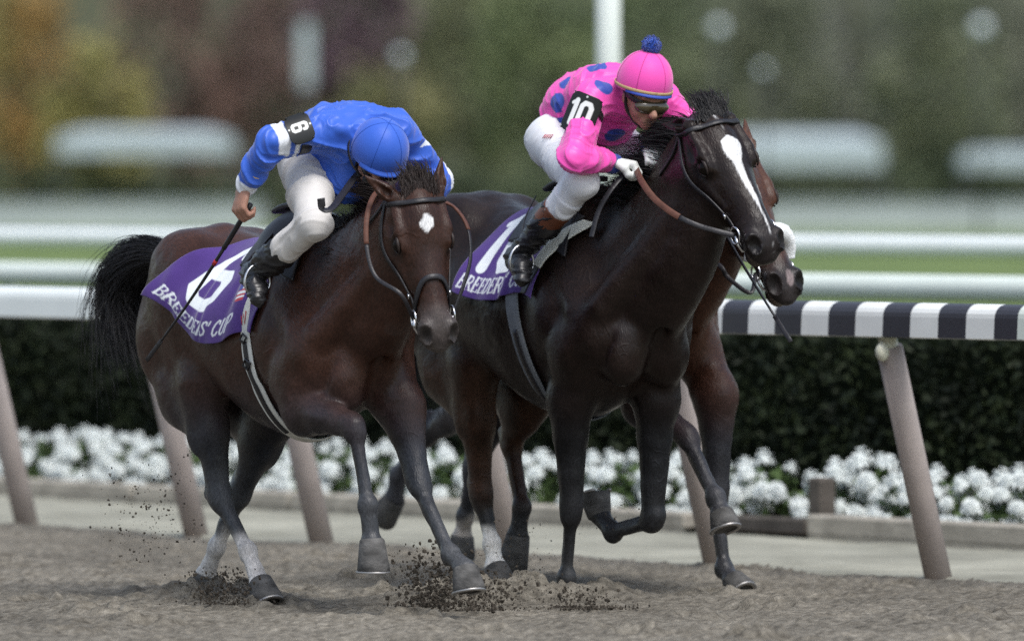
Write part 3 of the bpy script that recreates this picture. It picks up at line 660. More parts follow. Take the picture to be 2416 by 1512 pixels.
M_EYE = mat('horse_eye', (.008, .005, .004), rough=.25, spec=.15)
M_LID = mat('dark_eyelid', (.020, .013, .011), rough=.5, spec=.3)
M_HAIR = mat('black_horse_hair', (.010, .009, .010), rough=.45, spec=.4, var=.3, vscale=30)
M_LEATHER = mat('black_leather', (.014, .013, .016), rough=.45, spec=.45, var=.3, vscale=25, bump=.15, bscale=120)
M_BROWNREIN = mat('brown_rubber_rein', (.10, .042, .028), rough=.6, spec=.3, var=.3, vscale=30)
M_STEEL = mat('bit_steel', (.62, .63, .65), rough=.22, metal=1.0)
M_HOOF = mat('dusty_hoof', (.085, .083, .080), rough=.8, spec=.2, var=.6, vscale=16, bump=.5, bscale=45, stretch=(1, 1, 1.6))
M_SHOE = mat('worn_horseshoe', (.35, .34, .33), rough=.45, metal=.8)
def mat_coat(name, rough):
    m, nt, b = mat_new(name); N, L = nt.nodes, nt.links
    tc = N.new('ShaderNodeTexCoord'); at = N.new('ShaderNodeAttribute'); at.attribute_name = 'col'
    mp = N.new('ShaderNodeMapping'); mp.inputs['Scale'].default_value = (60, 190, 60); L.new(tc.outputs['Object'], mp.inputs[0])
    n1 = N.new('ShaderNodeTexNoise'); n1.inputs['Scale'].default_value = 1; n1.inputs['Detail'].default_value = 6; L.new(mp.outputs[0], n1.inputs['Vector'])
    n2 = N.new('ShaderNodeTexNoise'); n2.inputs['Scale'].default_value = 7; n2.inputs['Detail'].default_value = 6; L.new(tc.outputs['Object'], n2.inputs['Vector'])
    ad = N.new('ShaderNodeMath'); ad.operation = 'MULTIPLY'; L.new(n1.outputs[0], ad.inputs[0]); L.new(n2.outputs[0], ad.inputs[1])
    mr = N.new('ShaderNodeMapRange'); mr.inputs[1].default_value = .12; mr.inputs[2].default_value = .40; mr.inputs[3].default_value = .62; mr.inputs[4].default_value = 1.45; L.new(ad.outputs[0], mr.inputs[0])
    cb = N.new('ShaderNodeCombineColor')
    for k in range(3): L.new(mr.outputs[0], cb.inputs[k])
    mx = N.new('ShaderNodeMix'); mx.data_type = 'RGBA'; mx.blend_type = 'MULTIPLY'; mx.inputs[0].default_value = 1; L.new(at.outputs['Color'], mx.inputs[6]); L.new(cb.outputs[0], mx.inputs[7])
    L.new(mx.outputs[2], b.inputs['Base Color'])
    rr = N.new('ShaderNodeMapRange'); rr.inputs[1].default_value = .3; rr.inputs[2].default_value = .7; rr.inputs[3].default_value = rough - .16; rr.inputs[4].default_value = rough + .14; L.new(n2.outputs[0], rr.inputs[0]); L.new(rr.outputs[0], b.inputs['Roughness'])
    b.inputs['Specular IOR Level'].default_value = .24
    bp = N.new('ShaderNodeBump'); bp.inputs['Strength'].default_value = .6; bp.inputs['Distance'].default_value = .004; L.new(n1.outputs[0], bp.inputs['Height'])
    nv = N.new('ShaderNodeTexNoise'); nv.inputs['Scale'].default_value = 5.5; nv.inputs['Detail'].default_value = 2; nv.inputs['Distortion'].default_value = .8; L.new(tc.outputs['Object'], nv.inputs['Vector'])
    sb = N.new('ShaderNodeMath'); sb.operation = 'SUBTRACT'; sb.inputs[1].default_value = .5; L.new(nv.outputs[0], sb.inputs[0])
    ab = N.new('ShaderNodeMath'); ab.operation = 'ABSOLUTE'; L.new(sb.outputs[0], ab.inputs[0])
    vr = N.new('ShaderNodeMapRange'); vr.interpolation_type = 'SMOOTHSTEP'; vr.inputs[1].default_value = 0; vr.inputs[2].default_value = .022; vr.inputs[3].default_value = 1; vr.inputs[4].default_value = 0; L.new(ab.outputs[0], vr.inputs[0])
    mk = N.new('ShaderNodeMapRange'); mk.inputs[1].default_value = .50; mk.inputs[2].default_value = .60; L.new(n2.outputs[0], mk.inputs[0])
    mm = N.new('ShaderNodeMath'); mm.operation = 'MULTIPLY'; L.new(vr.outputs[0], mm.inputs[0]); L.new(mk.outputs[0], mm.inputs[1])
    b2 = N.new('ShaderNodeBump'); b2.inputs['Strength'].default_value = .28; b2.inputs['Distance'].default_value = .005; L.new(mm.outputs[0], b2.inputs['Height']); L.new(bp.outputs[0], b2.inputs['Normal']); L.new(b2.outputs[0], b.inputs['Normal'])
    return m
M_COAT = mat_coat('horse_coat', .40)

TRUNK = [(-1.64, 1.27, 1.17, .05), (-1.58, 1.38, 1.02, .15), (-1.42, 1.53, .96, .235), (-1.22, 1.60, .92, .275), (-1.05, 1.565, .92, .270), (-.85, 1.53, .815, .282), (-.65, 1.555, .735, .28), (-.45, 1.61, .715, .255), (-.28, 1.55, .755, .225), (-.12, 1.40, .83, .185), (.0, 1.22, .93, .12), (.05, 1.12, 1.0, .04)]
HEAD = [(-.05, -.045, -.10, .03), (-.02, -.015, -.16, .070), (.06, .006, -.225, .096), (.13, .014, -.262, .110), (.20, .010, -.272, .106), (.28, .003, -.238, .086), (.36, -.001, -.190, .068), (.43, -.006, -.158, .0585), (.50, -.012, -.146, .0590), (.555, -.024, -.144, .0620), (.60, -.045, -.132, .052), (.63, -.075, -.105, .024)]

class Horse:
    def __init__(self, fr, pose, vs=.0078):
        self.fr = fr; self.pose = p = pose; q = fr.q
        hd = p['head']; self.poll = hd['poll']; self.e1 = unit(hd['muzzle'] - hd['poll'])
        e2 = unit(hd['up'] - self.e1 * (hd['up'] @ self.e1)); self.e3 = np.cross(e2, self.e1) * -1.0; self.e2 = e2
        if self.e3[1] < 0: self.e3 = -self.e3
        hs = self.hs = np.linalg.norm(hd['muzzle'] - hd['poll']) / .625
        fat = self.fat = hd.get('fat', 1.0)
        self.hp = lambda t, n, l: self.poll + (self.e1 * t + self.e2 * (n * fat) + self.e3 * (l * fat)) * hs
        L = p['legs']; allp = np.vstack([np.array(l) for l in L.values()] + [[self.hp(.7, .1, .2), self.hp(-.1, .2, -.2), self.hp(-.2, -.3, 0), (-1.75, -.4, .5), (.15, .4, 1.75)]])
        F = self.F = Field(allp.min(0) - .16, allp.max(0) + .16, vs)
        dz = p.get('dz', (0, 0)); wd = p.get('wide', 1.0); ul = self.ul = p.get('ul', 1.0); st = [(u * ul, t + lerp(dz[1], dz[0], sstep(-1.4, -.2, u)), b + lerp(dz[1], dz[0], sstep(-1.4, -.2, u)) * .6, h * wd) for u, t, b, h in TRUNK]
        dzf, dzr = dz
        F.loft(A(0, 0, 0), EX, EZ, EY, st, .03, taper=.28)
        # --- neck
        wi = A(-.40, 0, 1.40 + dzf); nk_end = self.hp(.075, -.115, 0)
        base = A(-.18, 0, 1.18 + dzf); b2 = lerp(base, nk_end, .34) + p['crest']; b3 = lerp(base, nk_end, .70) + p['crest'] * .8
        NK = spline([base, b2, b3, nk_end], 9); RK = np.interp(np.linspace(0, 1, 9), [0, .34, .7, 1], [.285, .245, .195, .150])
        FL = np.interp(np.linspace(0, 1, 9), [0, .4, 1], [.66, .50, .60])
        for i in range(8): F.cone(NK[i], NK[i + 1], RK[i], RK[i + 1], .05, (EY if i < 4 else lerp(EY, self.e3, (i - 3) / 5), FL[i]))
        self.NK, self.RK = NK, RK
        nup = unit(np.cross(NK[4] - NK[2], EY)); nup = nup if nup[2] > 0 else -nup
        F.cone(A(-.50, 0, 1.49 + dzf), NK[3] + nup * (RK[3] - .10), .11, .10, .08, (EY, .62)); F.cone(NK[3] + nup * (RK[3] - .10), NK[6] + nup * (RK[6] - .085), .10, .085, .06, (EY, .6)); self.nup = nup
        # --- body muscles
        for s in (-1, 1):
            F.cone(A(-.44, s * .10, 1.46 + dzf), A(-.13, s * .165, 1.10 + dzf), .11, .115, .07, (EY, .75))
            F.ell(A(-.01, s * .092 * wd, .985 + dzf), (.105, .092 * wd, .14), None, .05)
            F.ell(A(-.11, s * .170 * wd, 1.08 + dzf), (.10, .075, .15), None, .05)
            F.ell(A(-.36, s * .205 * wd, 1.12 + dzf), (.15, .072, .16), None, .025)
            F.ell(A(-.22, s * .212 * wd, 1.00 + dzf), (.12, .062, .13), np.stack([unit(A(.7, 0, -.7)), EY, unit(A(.7, 0, .7))]), .02)
            F.cone(A(-.47, s * .150, 1.44 + dzf), A(-.16, s * .215 * wd, 1.16 + dzf), .030, .036, .035)
            F.cone(self.NK[6] + EY * (s * .055) - self.nup * .05, A(-.03, s * .165 * wd, 1.16 + dzf), .045, .070, .03)
            F.ell(A(-1.22 * ul, s * .15, 1.40 + dzr), (.24, .125, .18), None, .07)
            F.ell(A(-1.47 * ul, s * .118, 1.19 + dzr), (.14, .110, .24), None, .06)
        F.cone(A(.13, 0, 1.12 + dzf), A(.07, 0, .86 + dzf), .016, .022, .045, op='sub')
        for s in (-1, 1):
            F.cone(A(.05, s * .175 * wd, 1.06 + dzf), A(-.06, s * .20 * wd, .84 + dzf), .010, .014, .03, op='sub')
            F.cone(A(-.52, s * .30 * wd, 1.30 + dzf), A(-.40, s * .285 * wd, .95 + dzf), .014, .016, .05, op='sub')
            F.cone(A(.02, s * .235, 1.32 + dzf), A(-.30, s * .25, 1.42 + dzf), .014, .012, .05, op='sub')
        # --- legs
        self.hooves = []
        for nm, J in L.items():
            J = [np.asarray(j, float) for j in J]; s = -1 if nm[0] == 'r' else 1; g = p.get('legk', 1.0)
            if nm[1] == 'f':
                E, K, Fk, C, T = J        # elbow, knee, fetlock, coronet, toe end
                sh = A(-.14, s * .16, 1.06 + dzf)
                F.cone(sh, E, .115, .10, .06, (EY, .8))
                m = lerp(E, K, .30); F.cone(E, m, (.098 * g), .072 * g, .04, (EY, .9)); F.cone(m, K, .072 * g, .046 * g, .03, (EY, .9))
                ax = unit(K - E); ax2 = unit(Fk - K); lat = unit(EY - ax2 * (EY @ ax2)); fr_ = np.cross(lat, ax2); fr_ = fr_ if fr_[0] > 0 or fr_[2] > .6 else -fr_
                if (K - E) @ fr_ < 0 and abs(ax @ ax2) < .5: fr_ = -fr_
                F.ell(lerp(K, E, .05), (.047 * g, .046 * g, .062 * g), np.stack([lat, fr_, ax2]), .02)
                F.ell(K + ax2 * .035, (.043 * g, .038 * g, .04 * g), np.stack([lat, fr_, ax2]), .02)
                k1 = K + ax2 * .04; F.cone(k1, Fk, .0275 * g, .025 * g, .016); F.cone(k1 - fr_ * .030, Fk - fr_ * .024, .0155, .0155, .007)
                for sg, kk in ((1, .042), (-1, .036)): F.ell(lerp(E, K, .32) + fr_ * (sg * .032) + EY * (s * .016), (.034, .032, .125), np.stack([lat, np.cross(ax, lat), ax]), .012)
                F.ell(lerp(E, K, .30) + EY * (s * .044), (.026, .032, .12), np.stack([EY, np.cross(ax, EY), ax]), .012)
            else:
                S, Kh, Fk, C, T = J       # stifle, hock, fetlock, coronet, toe end
                hip = A(-1.20 * ul, s * .135, 1.24 + dzr)
                F.cone(hip, S, .185, .125, .07, (EY, .62)); bt_ = A(-1.45 * ul, s * .125, 1.10 + dzr); gk = lerp(S, Kh, .42) - A(.02, 0, 0); F.cone(bt_, lerp(bt_, gk, .5) + A(-.03, 0, -.03), .135, .115, .07, (EY, .75)); F.cone(lerp(bt_, gk, .5) + A(-.03, 0, -.03), gk, .115, .075, .06, (EY, .75))
                m = lerp(S, Kh, .42); F.cone(S, m, .118 * g, .082 * g, .05, (EY, .78)); F.cone(m, Kh, .082 * g, .045 * g, .03, (EY, .8))
                ax = unit(Kh - S); ax2 = unit(Fk - Kh); lat = unit(EY - ax2 * (EY @ ax2)); fr_ = np.cross(lat, ax2); fr_ = fr_ if fr_[0] > 0 else -fr_
                pk = Kh - ax2 * .055 - fr_ * .048; F.cone(pk, Kh - fr_ * .02 + ax2 * .06, .024, .026, .022); F.cone(lerp(S, Kh, .45) - fr_ * .05, pk, .022, .016, .025)
                F.ell(Kh, (.042 * g, .054 * g, .07 * g), np.stack([lat, fr_, ax2]), .025)
                F.cone(Kh + ax2 * .03, Fk, .034 * g, .0285 * g, .02); F.cone(Kh + ax2 * .04 - fr_ * .032, Fk - fr_ * .026, .0165, .0165, .007); F.ell(lerp(S, Kh, .34) + fr_ * .045 + EY * (s * .03), (.035, .04, .13), np.stack([EY, np.cross(ax, EY), ax]), .014); F.ell(lerp(S, Kh, .30) - fr_ * .035 + EY * (s * .045), (.035, .045, .13), np.stack([EY, np.cross(ax, EY), ax]), .014)
            F.ell(Fk, (.040, .043, .043), np.stack([lat, fr_, ax2]), .018); F.ell(Fk - fr_ * .028 + ax2 * .01, (.026, .022, .026), None, .016)
            F.cone(Fk, C, .0315, .039, .018); F.ell(C, (.046, .046, .022), np.stack([*self.perp(T - C, fr_), unit(T - C)]), .012)
            self.hooves.append((nm, C, T, fr_, lat))
        # --- head
        hp = self.hp; R = np.stack([self.e1, self.e2, self.e3])
        F.loft(self.poll, self.e1, self.e2, self.e3, [(t * hs, a * hs * fat, b * hs * fat, w * hs * fat) for t, a, b, w in HEAD], .035)
        for s in (-1, 1):
            F.ell(hp(.165, -.178, s * .066), A(.110, .095, .034) * hs, R, .025)
            F.ell(hp(.180, -.035, s * .088), A(.058, .028, .025) * hs, R, .022)
            F.ell(hp(.198, -.042, s * .103), A(.036, .024, .024) * hs, R, .008, op='sub')
            F.cone(hp(.23, -.088, s * .090), hp(.37, -.082, s * .064), .014 * hs, .009 * hs, .018)
            F.cone(hp(.05, -.03, s * .086), hp(.15, -.02, s * .090), .018 * hs, .016 * hs, .02)
            F.ell(hp(.11, -.055, s * .104), A(.035, .024, .014) * hs, R, .02, op='sub')
            F.ell(hp(.562, -.050, s * .050), A(.056, .038, .030) * hs, R, .02)
            F.ell(hp(.580, -.036, s * .060), A(.040, .026, .030) * hs, np.stack([unit(self.e1 * .85 - self.e2 * .5), unit(self.e1 * .5 + self.e2 * .85), self.e3]), .007, op='sub')
            F.cone(hp(.50, -.112, s * .067), hp(.585, -.113, s * .058), .006 * hs, .007 * hs, .008, op='sub')
            ed = p['ears'][0 if s < 0 else 1]; ed = self.e1 * ed[0] + self.e2 * ed[1] + self.e3 * ed[2]; ed = unit(ed); eb = hp(.018, -.028, s * .076)
            eo = unit(self.e3 * s * .6 + self.e2 * .8 - ed * ((self.e3 * s * .6 + self.e2 * .8) @ ed))
            F.cone(eb, eb + ed * .055 * hs, .026 * hs, .033 * hs, .02); F.cone(eb + ed * .055 * hs, eb + ed * .162 * hs, .035 * hs, .006 * hs, .006, (eo, .75))
            F.cone(eb + ed * .045 * hs + eo * .020 * hs, eb + ed * .135 * hs + eo * .010 * hs, .021 * hs, .004 * hs, .006, (np.cross(ed, eo), .8), op='sub')
        F.cone(hp(.605, -.110, -.055), hp(.605, -.110, .055), .006 * hs, .006 * hs, .007, op='sub')
        F.ell(hp(.585, -.090, 0), A(.038, .030, .046) * hs, R, .02); F.ell(hp(.560, -.144, 0), A(.046, .026, .042) * hs, R, .018)
    def perp(self, ax, ref):
        ax = unit(ax); a = unit(ref - ax * (ref @ ax)); return a, np.cross(ax, a)
    def build(self, name, label, colfn):
        fr = self.fr; o = self.obj = empty(name, tuple(fr.O), fr.rz); tag(o, label, 'horse', 'racehorses')
        V, Fc = self.F.mesh(3); self.V = V; self.N = vnormals(V, Fc)
        # fine anatomy: slight uneven relief
        V = V + self.N * (.0035 * (noise3(V, 26, 91) - .5) + .008 * (noise3(V, 9, 92) - .5) + .0 * np.sin(V[:, 0] * 112 + V[:, 2] * 9) * sstep(-1.05, -.9, V[:, 0]) * sstep(-.45, -.6, V[:, 0]) * sstep(.80, .95, V[:, 2]) * sstep(1.4, 1.25, V[:, 2]))[:, None]
        b = mesh_obj('body', fr.w(V), Fc, M_COAT, o, cols=colfn(self, V)); sub(b); self.body = b
        for s in (-1, 1):
            ec = self.hp(.198, -.048, s * .087); R3 = unit(self.e3 * s + self.e2 * .35)
            for nm_, a0, a1, rr in (('upper_eyelid', .25, 2.9, .033), ('lower_eyelid', 3.4, 6.0, .031)):
                T_ = [ec + (self.e1 * math.cos(a) * 1.15 + self.e2 * math.sin(a) * .80) * rr * self.hs + R3 * (.010 + .007 * math.sin(a if a < 3.1 else a - 3.14)) * self.hs for a in np.linspace(a0, a1, 14)]
                V_, F_ = tube(T_, np.interp(np.linspace(0, 1, 14), [0, .5, 1], [.003, .0075, .003]) * self.hs, 8); mesh_obj(nm_, fr.w(V_), F_, M_LID, b)
            e = mesh_obj('eye', *self.wt(sphere(ec, .0285 * self.hs, 18, 12)), M_EYE, b)
        for nm, C, T, fr_, lat in self.hooves:
            ax = unit(T - C); Lh = np.linalg.norm(T - C); f, l = self.perp(ax, fr_); n = 20; rings = []
            for (tt, r, back) in ((-.02, .044, 0), (.03, .0495, 0), (.35, .0555, .1), (.75, .062, .22), (.97, .0655, .30), (1.0, .061, .30), (.93, .03, .3)):
                c = C + ax * Lh * tt
                for k in range(n):
                    a = 2 * math.pi * k / n; ca = math.cos(a); rr = r * (1.0 + .12 * ca if ca > 0 else 1.0 - .12 * ca * ca)
                    rings.append(c + (f * ca + l * math.sin(a) * .95) * rr - ax * (Lh * back * .35 * (1 - ca) * .5))
            Fh = []
            for i in range(6):
                for k in range(n): Fh.append((i * n + k, i * n + (k + 1) % n, (i + 1) * n + (k + 1) % n, (i + 1) * n + k))
            Fh.append(tuple(6 * n + k for k in range(n)))
            h = mesh_obj('hoof', fr.w(np.array(rings)), Fh, M_HOOF, o); sub(h)
            sp = [C + ax * Lh * 1.02 + (f * math.cos(a) * 1.06 + l * math.sin(a) * .93) * .060 - ax * Lh * .105 * (1 - math.cos(a)) * .5 for a in np.linspace(-2.5, 2.5, 18)]
            mesh_obj('shoe', *self.wt(strap(sp, ax, .018, .009)), M_SHOE, h)
        return o
    def wt(self, vf): return self.fr.w(vf[0]), vf[1]
    def part(self, name, vf, m, parent=None, **k): return mesh_obj(name, *self.wt(vf), m, parent or self.obj, **k)
    def face(self, t, ang, tilt=0.0, off=.006, n2=-.09):
        """point on the head surface at station t, angle from the front of the face (radians, + to the horse's left)"""
        c = self.hp(t, n2, 0); d = self.e2 * math.cos(ang) + self.e3 * math.sin(ang) + self.e1 * tilt
        p, ok = self.F.cast(c + d * .30, -d, .32, off); return p
    def facecurve(self, pts, off=.006, n=40, smooth=3):
        Q = spline(pts, n); P = np.array([self.face(t, a, tl, off) for t, a, tl in Q])
        for _ in range(smooth): P[1:-1] = P[1:-1] * .5 + (P[:-2] + P[2:]) * .25
        return P, self.F.grad(P)

def coat_colours(body, leg, muzzle, marks, dust=.3, legz=(.58, .98)):
    body, leg, muzzle = A(*body), A(*leg), A(*muzzle)
    def fn(H, V):
        n = len(V); c = np.repeat(body[None], n, 0); n1 = noise3(V, 5, 3)[:, None]; n2 = noise3(V, 17, 4)[:, None]
        c = c * (.72 + .55 * n1)
        # darker points
        wl_ = sstep(legz[1], legz[0], V[:, 2] + .10 * (noise3(V, 8, 5) - .5))[:, None]
        leg_d = leg * (.7 + .6 * n2) ; c = lerp(c, leg_d, wl_)
        dst = (sstep(.75, .05, V[:, 2]) * dust)[:, None] * (.35 + 1.0 * n1) ; c = lerp(c, A(.115, .118, .120), np.clip(dst, 0, .8))
        h = (V - H.poll) / H.hs; t = h @ H.e1; u = h @ H.e2 / H.fat; v = h @ H.e3 / H.fat
        onh = (t > -.06) & (u > -.3) & (np.abs(v) < .13) & (t < .66)
        mz = np.where(onh, sstep(.42, .54, t + .04 * (n2[:, 0] - .5)), 0)[:, None]; c = lerp(c, muzzle, mz)
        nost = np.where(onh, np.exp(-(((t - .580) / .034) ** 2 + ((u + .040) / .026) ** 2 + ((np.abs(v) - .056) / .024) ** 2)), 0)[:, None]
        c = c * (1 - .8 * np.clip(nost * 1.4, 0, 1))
        ring = np.where(onh, np.exp(-(((t - .198) / .042) ** 2 + ((u + .058) / .026) ** 2 + ((np.abs(v) - .102) / .03) ** 2)), 0)[:, None]; c = c * (1 - .7 * ring)  # shade round the eye socket painted into the coat colour
        lip = np.where(onh & (u < -.098) & (t > .545), sstep(.560, .59, t), 0)[:, None]; c = lerp(c, A(.34, .27, .22), lip * .75 * n1)
        return marks(H, V, c, t, u, v, onh, n2[:, 0])
    return fn
WHITEHAIR = A(.74, .74, .74)

# ---- horse six: dark bay with a white star
f6 = Frame((-.575, 33.28), math.radians(31)); q = f6.q
pose6 = dict(dz=(-.075, -.085), ul=.94, crest=A(.02, 0, -.01),
  head=dict(poll=q(986, 450, .0), muzzle=q(1050, 808, .0), up=A(.93, -.28, .30), fat=1.1),
  ears=((-.60, .10, -.66), (-.86, .05, .24)),
  legs=dict(rf=(q(722, 965, -.17), q(838, 1006, -.16), q(868, 1192, -.155), q(876, 1272, -.155), q(880, 1352, -.155)),
            lf=(q(948, 965, .14), q(988, 1140, .13), q(1062, 1306, .12), q(1096, 1338, .12), q(1106, 1398, .12)),
            rh=(q(478, 905, -.16), q(520, 1172, -.12), q(585, 1300, -.10), q(612, 1372, -.10), q(634, 1428, -.10)),
            lh=(q(650, 960, .15), q(566, 1165, .12), q(512, 1290, .10), q(488, 1350, .10), q(476, 1404, .10))))
def marks6(H, V, c, t, u, v, onh, n):
    d = np.hypot((t - .142) / .034, (v - .004) / .026) + .9 * (noise3(V, 48, 77) - .5)
    star = np.where(onh & (u > -.03), sstep(1.12, .85, d), 0)[:, None]; c = lerp(c, WHITEHAIR, star)
    z = V[:, 2]; hind = (V[:, 0] < -.45); fr = sstep(.30, .25, z + .05 * (n - .5)) * hind * sstep(.02, .10, z + .02)
    return lerp(c, A(.58, .55, .52), (fr * (.65 + .6 * n))[:, None])
H6 = Horse(f6, pose6)
H6.build('racehorse', 'dark bay racehorse with a small white star and number 6 cloth', coat_colours((.038, .0160, .0102), (.021, .023, .029), (.060, .050, .047), marks6, .55))

# ---- horse ten: near-black with a white blaze
f10 = Frame((.53, 34.02), math.radians(32)); q = f10.q
pose10 = dict(dz=(.02, .05), wide=1.08, crest=A(.07, .01, -.03),
  head=dict(poll=q(1680, 270, .06), muzzle=q(1836, 580, .13), up=A(.80, -.12, .55), fat=1.18),
  ears=((-.6, -.7, -.25), (-.6, -.7, .25)),
  legs=dict(rf=(q(1345, 945, -.16), q(1349, 1205, -.14), q(1338, 1362, -.13), q(1334, 1402, -.13), q(1338, 1448, -.13)),
            lf=(q(1548, 945, .14), q(1540, 1232, .13), q(1448, 1256, .13), q(1416, 1218, .13), q(1404, 1160, .13)),
            rh=(q(1116, 862, -.16), q(1136, 1164, -.12), q(1160, 1282, -.11), q(1168, 1335, -.11), q(1182, 1385, -.11)),
            lh=(q(1245, 930, .14), q(1206, 1040, .12), q(1232, 1196, .11), q(1222, 1258, .11), q(1206, 1338, .11))))
def marks10(H, V, c, t, u, v, onh, n):
    wd = np.interp(t, [.115, .135, .165, .20, .225, .30, .39, .445], [.0, .033, .038, .032, .016, .011, .010, .0])
    cen = np.interp(t, [.08, .16, .3, .5], [.002, .004, .002, .012])
    bl = np.where(onh & (u > -.06), sstep(.004, -.003, np.abs(v - cen) - wd + .012 * (n - .5)), 0)[:, None]; c = lerp(c, WHITEHAIR, bl)
    z = V[:, 2]; hb = sstep(-.75, -.95, V[:, 0]) * sstep(1.10, .85, z) * sstep(.30, .45, z); c = lerp(c, A(.040, .018, .0095) * (.6 + .8 * n[:, None]), (hb * .85)[:, None])
    sock = (V[:, 0] < -.45) & (V[:, 1] < 0)
    return lerp(c, A(.68, .67, .64), (sock * sstep(.30, .25, z + .05 * (n - .5)))[:, None])
H10 = Horse(f10, pose10)
H10.build('racehorse', 'near-black racehorse with a long white blaze and number 10 cloth', coat_colours((.0135, .0076, .0060), (.0070, .0072, .0088), (.017, .013, .013), marks10, .22))

# ---- third horse behind: bay with a white fleece noseband
f3 = Frame((.66, 35.10), math.radians(33)); q = f3.q
pose3 = dict(dz=(.04, .0), wide=1.1, crest=A(.05, .0, -.03),
  head=dict(poll=q(1730, 352, .0), muzzle=q(1880, 678, .02), up=A(.85, -.10, .50)),
  ears=((-.95, .05, -.25), (-.95, .05, .25)),
  legs=dict(rf=(q(1520, 950, -.14), q(1622, 1030, -.12), q(1688, 1172, -.12), q(1700, 1208, -.12), q(1712, 1250, -.12)),
            lf=(q(1688, 935, .15), q(1692, 1165, .14), q(1708, 1340, .13), q(1728, 1368, .13), q(1752, 1402, .13)),
            rh=(q(1200, 900, -.15), q(1120, 1100, -.12), q(1098, 1218, -.11), q(1090, 1262, -.11), q(1084, 1312, -.11)),
            lh=(q(1180, 930, .14), q(1010, 1020, .12), q(940, 1122, .11), q(932, 1172, .11), q(902, 1218, .11))))
def marks3(H, V, c, t, u, v, onh, n):
    d = np.hypot((t - .20) / .04, (v + .0) / .02) + .5 * (n - .5)
    sn = np.hypot((t - .56) / .03, (v - .01) / .014) + .5 * (n - .5)
    c = lerp(c, WHITEHAIR, np.where(onh & (u > -.03), sstep(1.1, .85, d), 0)[:, None]); c = lerp(c, A(.25, .20, .20), np.where(onh & (u > -.06), sstep(1.1, .75, sn), 0)[:, None] * .8)
    z = V[:, 2]; sock = (V[:, 0] < -.45) & (V[:, 1] < 0)
    return lerp(c, A(.42, .38, .34), (sock * sstep(.28, .23, z + .05 * (n - .5)))[:, None])
H3 = Horse(f3, pose3)
H3.build('racehorse', 'brown bay racehorse half hidden behind the near-black one, with white fleece noseband', coat_colours((.068, .029, .0175), (.019, .019, .024), (.022, .018, .018), marks3, .40))

# ------------------------------------------------------------------ manes, tails, bridles, saddle cloths
def lathe(prof, n, ax0, ax, ref):
    ax = unit(ax); f = unit(ref - ax * (ref @ ax)); l = np.cross(ax, f); V, F = [], []
    for (r, h) in prof:
        for k in range(n): a = 2 * math.pi * k / n; V.append(ax0 + ax * h + (f * math.cos(a) + l * math.sin(a)) * r)
    for i in range(len(prof) - 1):
        for k in range(n): F.append((i * n + k, i * n + (k + 1) % n, (i + 1) * n + (k + 1) % n, (i + 1) * n + k))
    return np.array(V), F
def mane(H, seed, n=900, length=.16, side=1, lift=.5, t0=.05, t1=1.0, wind=A(-1, 0, .1), m=None):
    """strands along the crest, blown back"""
    rng = np.random.default_rng(seed); F = H.F; NK = H.NK
    s = rng.uniform(t0, t1, n); k = s * (len(NK) - 1); i = np.minimum(k.astype(int), len(NK) - 2); C = NK[i] + (NK[i + 1] - NK[i]) * (k - i)[:, None]
    up = H.nup + EY * rng.normal(0, .12, n)[:, None]; up /= np.linalg.norm(up, axis=1)[:, None]
    R, ok = F.cast(C + up * .42, -up, .42); R = R - up * .008; n = len(R)
    K = 8; P = np.zeros((n, K, 3)); P[:, 0] = R; Ls = length * rng.uniform(.45, 1.15, n) * (.75 + .5 * noise3(R, 14, seed))
    d = up * lift + EY * side * rng.uniform(.1, .6, n)[:, None] + rng.normal(0, .09, (n, 3)) + (noise3(R, 30, seed + 5)[:, None] - .5) * A(.5, .6, .3) + wind * .45; d /= np.linalg.norm(d, axis=1)[:, None]
    g = wind * rng.uniform(.2, .7, n)[:, None] + A(0, 0, -.42) + EY * side * .12 + (noise3(R, 9, seed + 1)[:, None] - .5) * A(.5, 1.0, .7)
    for j in range(1, K):
        P[:, j] = P[:, j - 1] + d * (Ls / (K - 1))[:, None]; d = d + g * (1.5 / K); d /= np.linalg.norm(d, axis=1)[:, None]
        # keep the strand outside the neck
        dist = F.sample(P[:, j]); gr = F.grad(P[:, j]); pen = dist < .006; P[:, j] += np.where(pen[:, None], gr * (.008 - dist)[:, None], 0)
    rad = np.linspace(1, .25, K)[None] * rng.uniform(.0013, .0026, n)[:, None]
    V, Fc = strands(P, rad); return mesh_obj('mane', H.fr.w(V), Fc, m or M_HAIR, H.obj)
def forelock(H, seed, n=260, length=.16, dirv=(-.35, .9, 0.0), m=None):
    rng = np.random.default_rng(seed); t = rng.uniform(-.05, .03, n); l = rng.normal(0, .028, n)
    R = np.array([H.hp(a, .0, b) for a, b in zip(t, l)]); K = 7; P = np.zeros((n, K, 3)); P[:, 0] = R
    d = H.e1 * dirv[0] + H.e2 * dirv[1] + H.e3 * dirv[2] + rng.normal(0, .16, (n, 3)); d /= np.linalg.norm(d, axis=1)[:, None]; Ls = length * rng.uniform(.5, 1.1, n)
    for j in range(1, K):
        P[:, j] = P[:, j - 1] + d * (Ls / (K - 1))[:, None]; d = d + (A(-.9, 0, -.25) + rng.normal(0, .12, (n, 3))) * .22; d /= np.linalg.norm(d, axis=1)[:, None]
    V, Fc = strands(P, np.linspace(1, .25, K)[None] * rng.uniform(.0016, .003, n)[:, None]); return mesh_obj('forelock', H.fr.w(V), Fc, m or M_HAIR, H.obj)
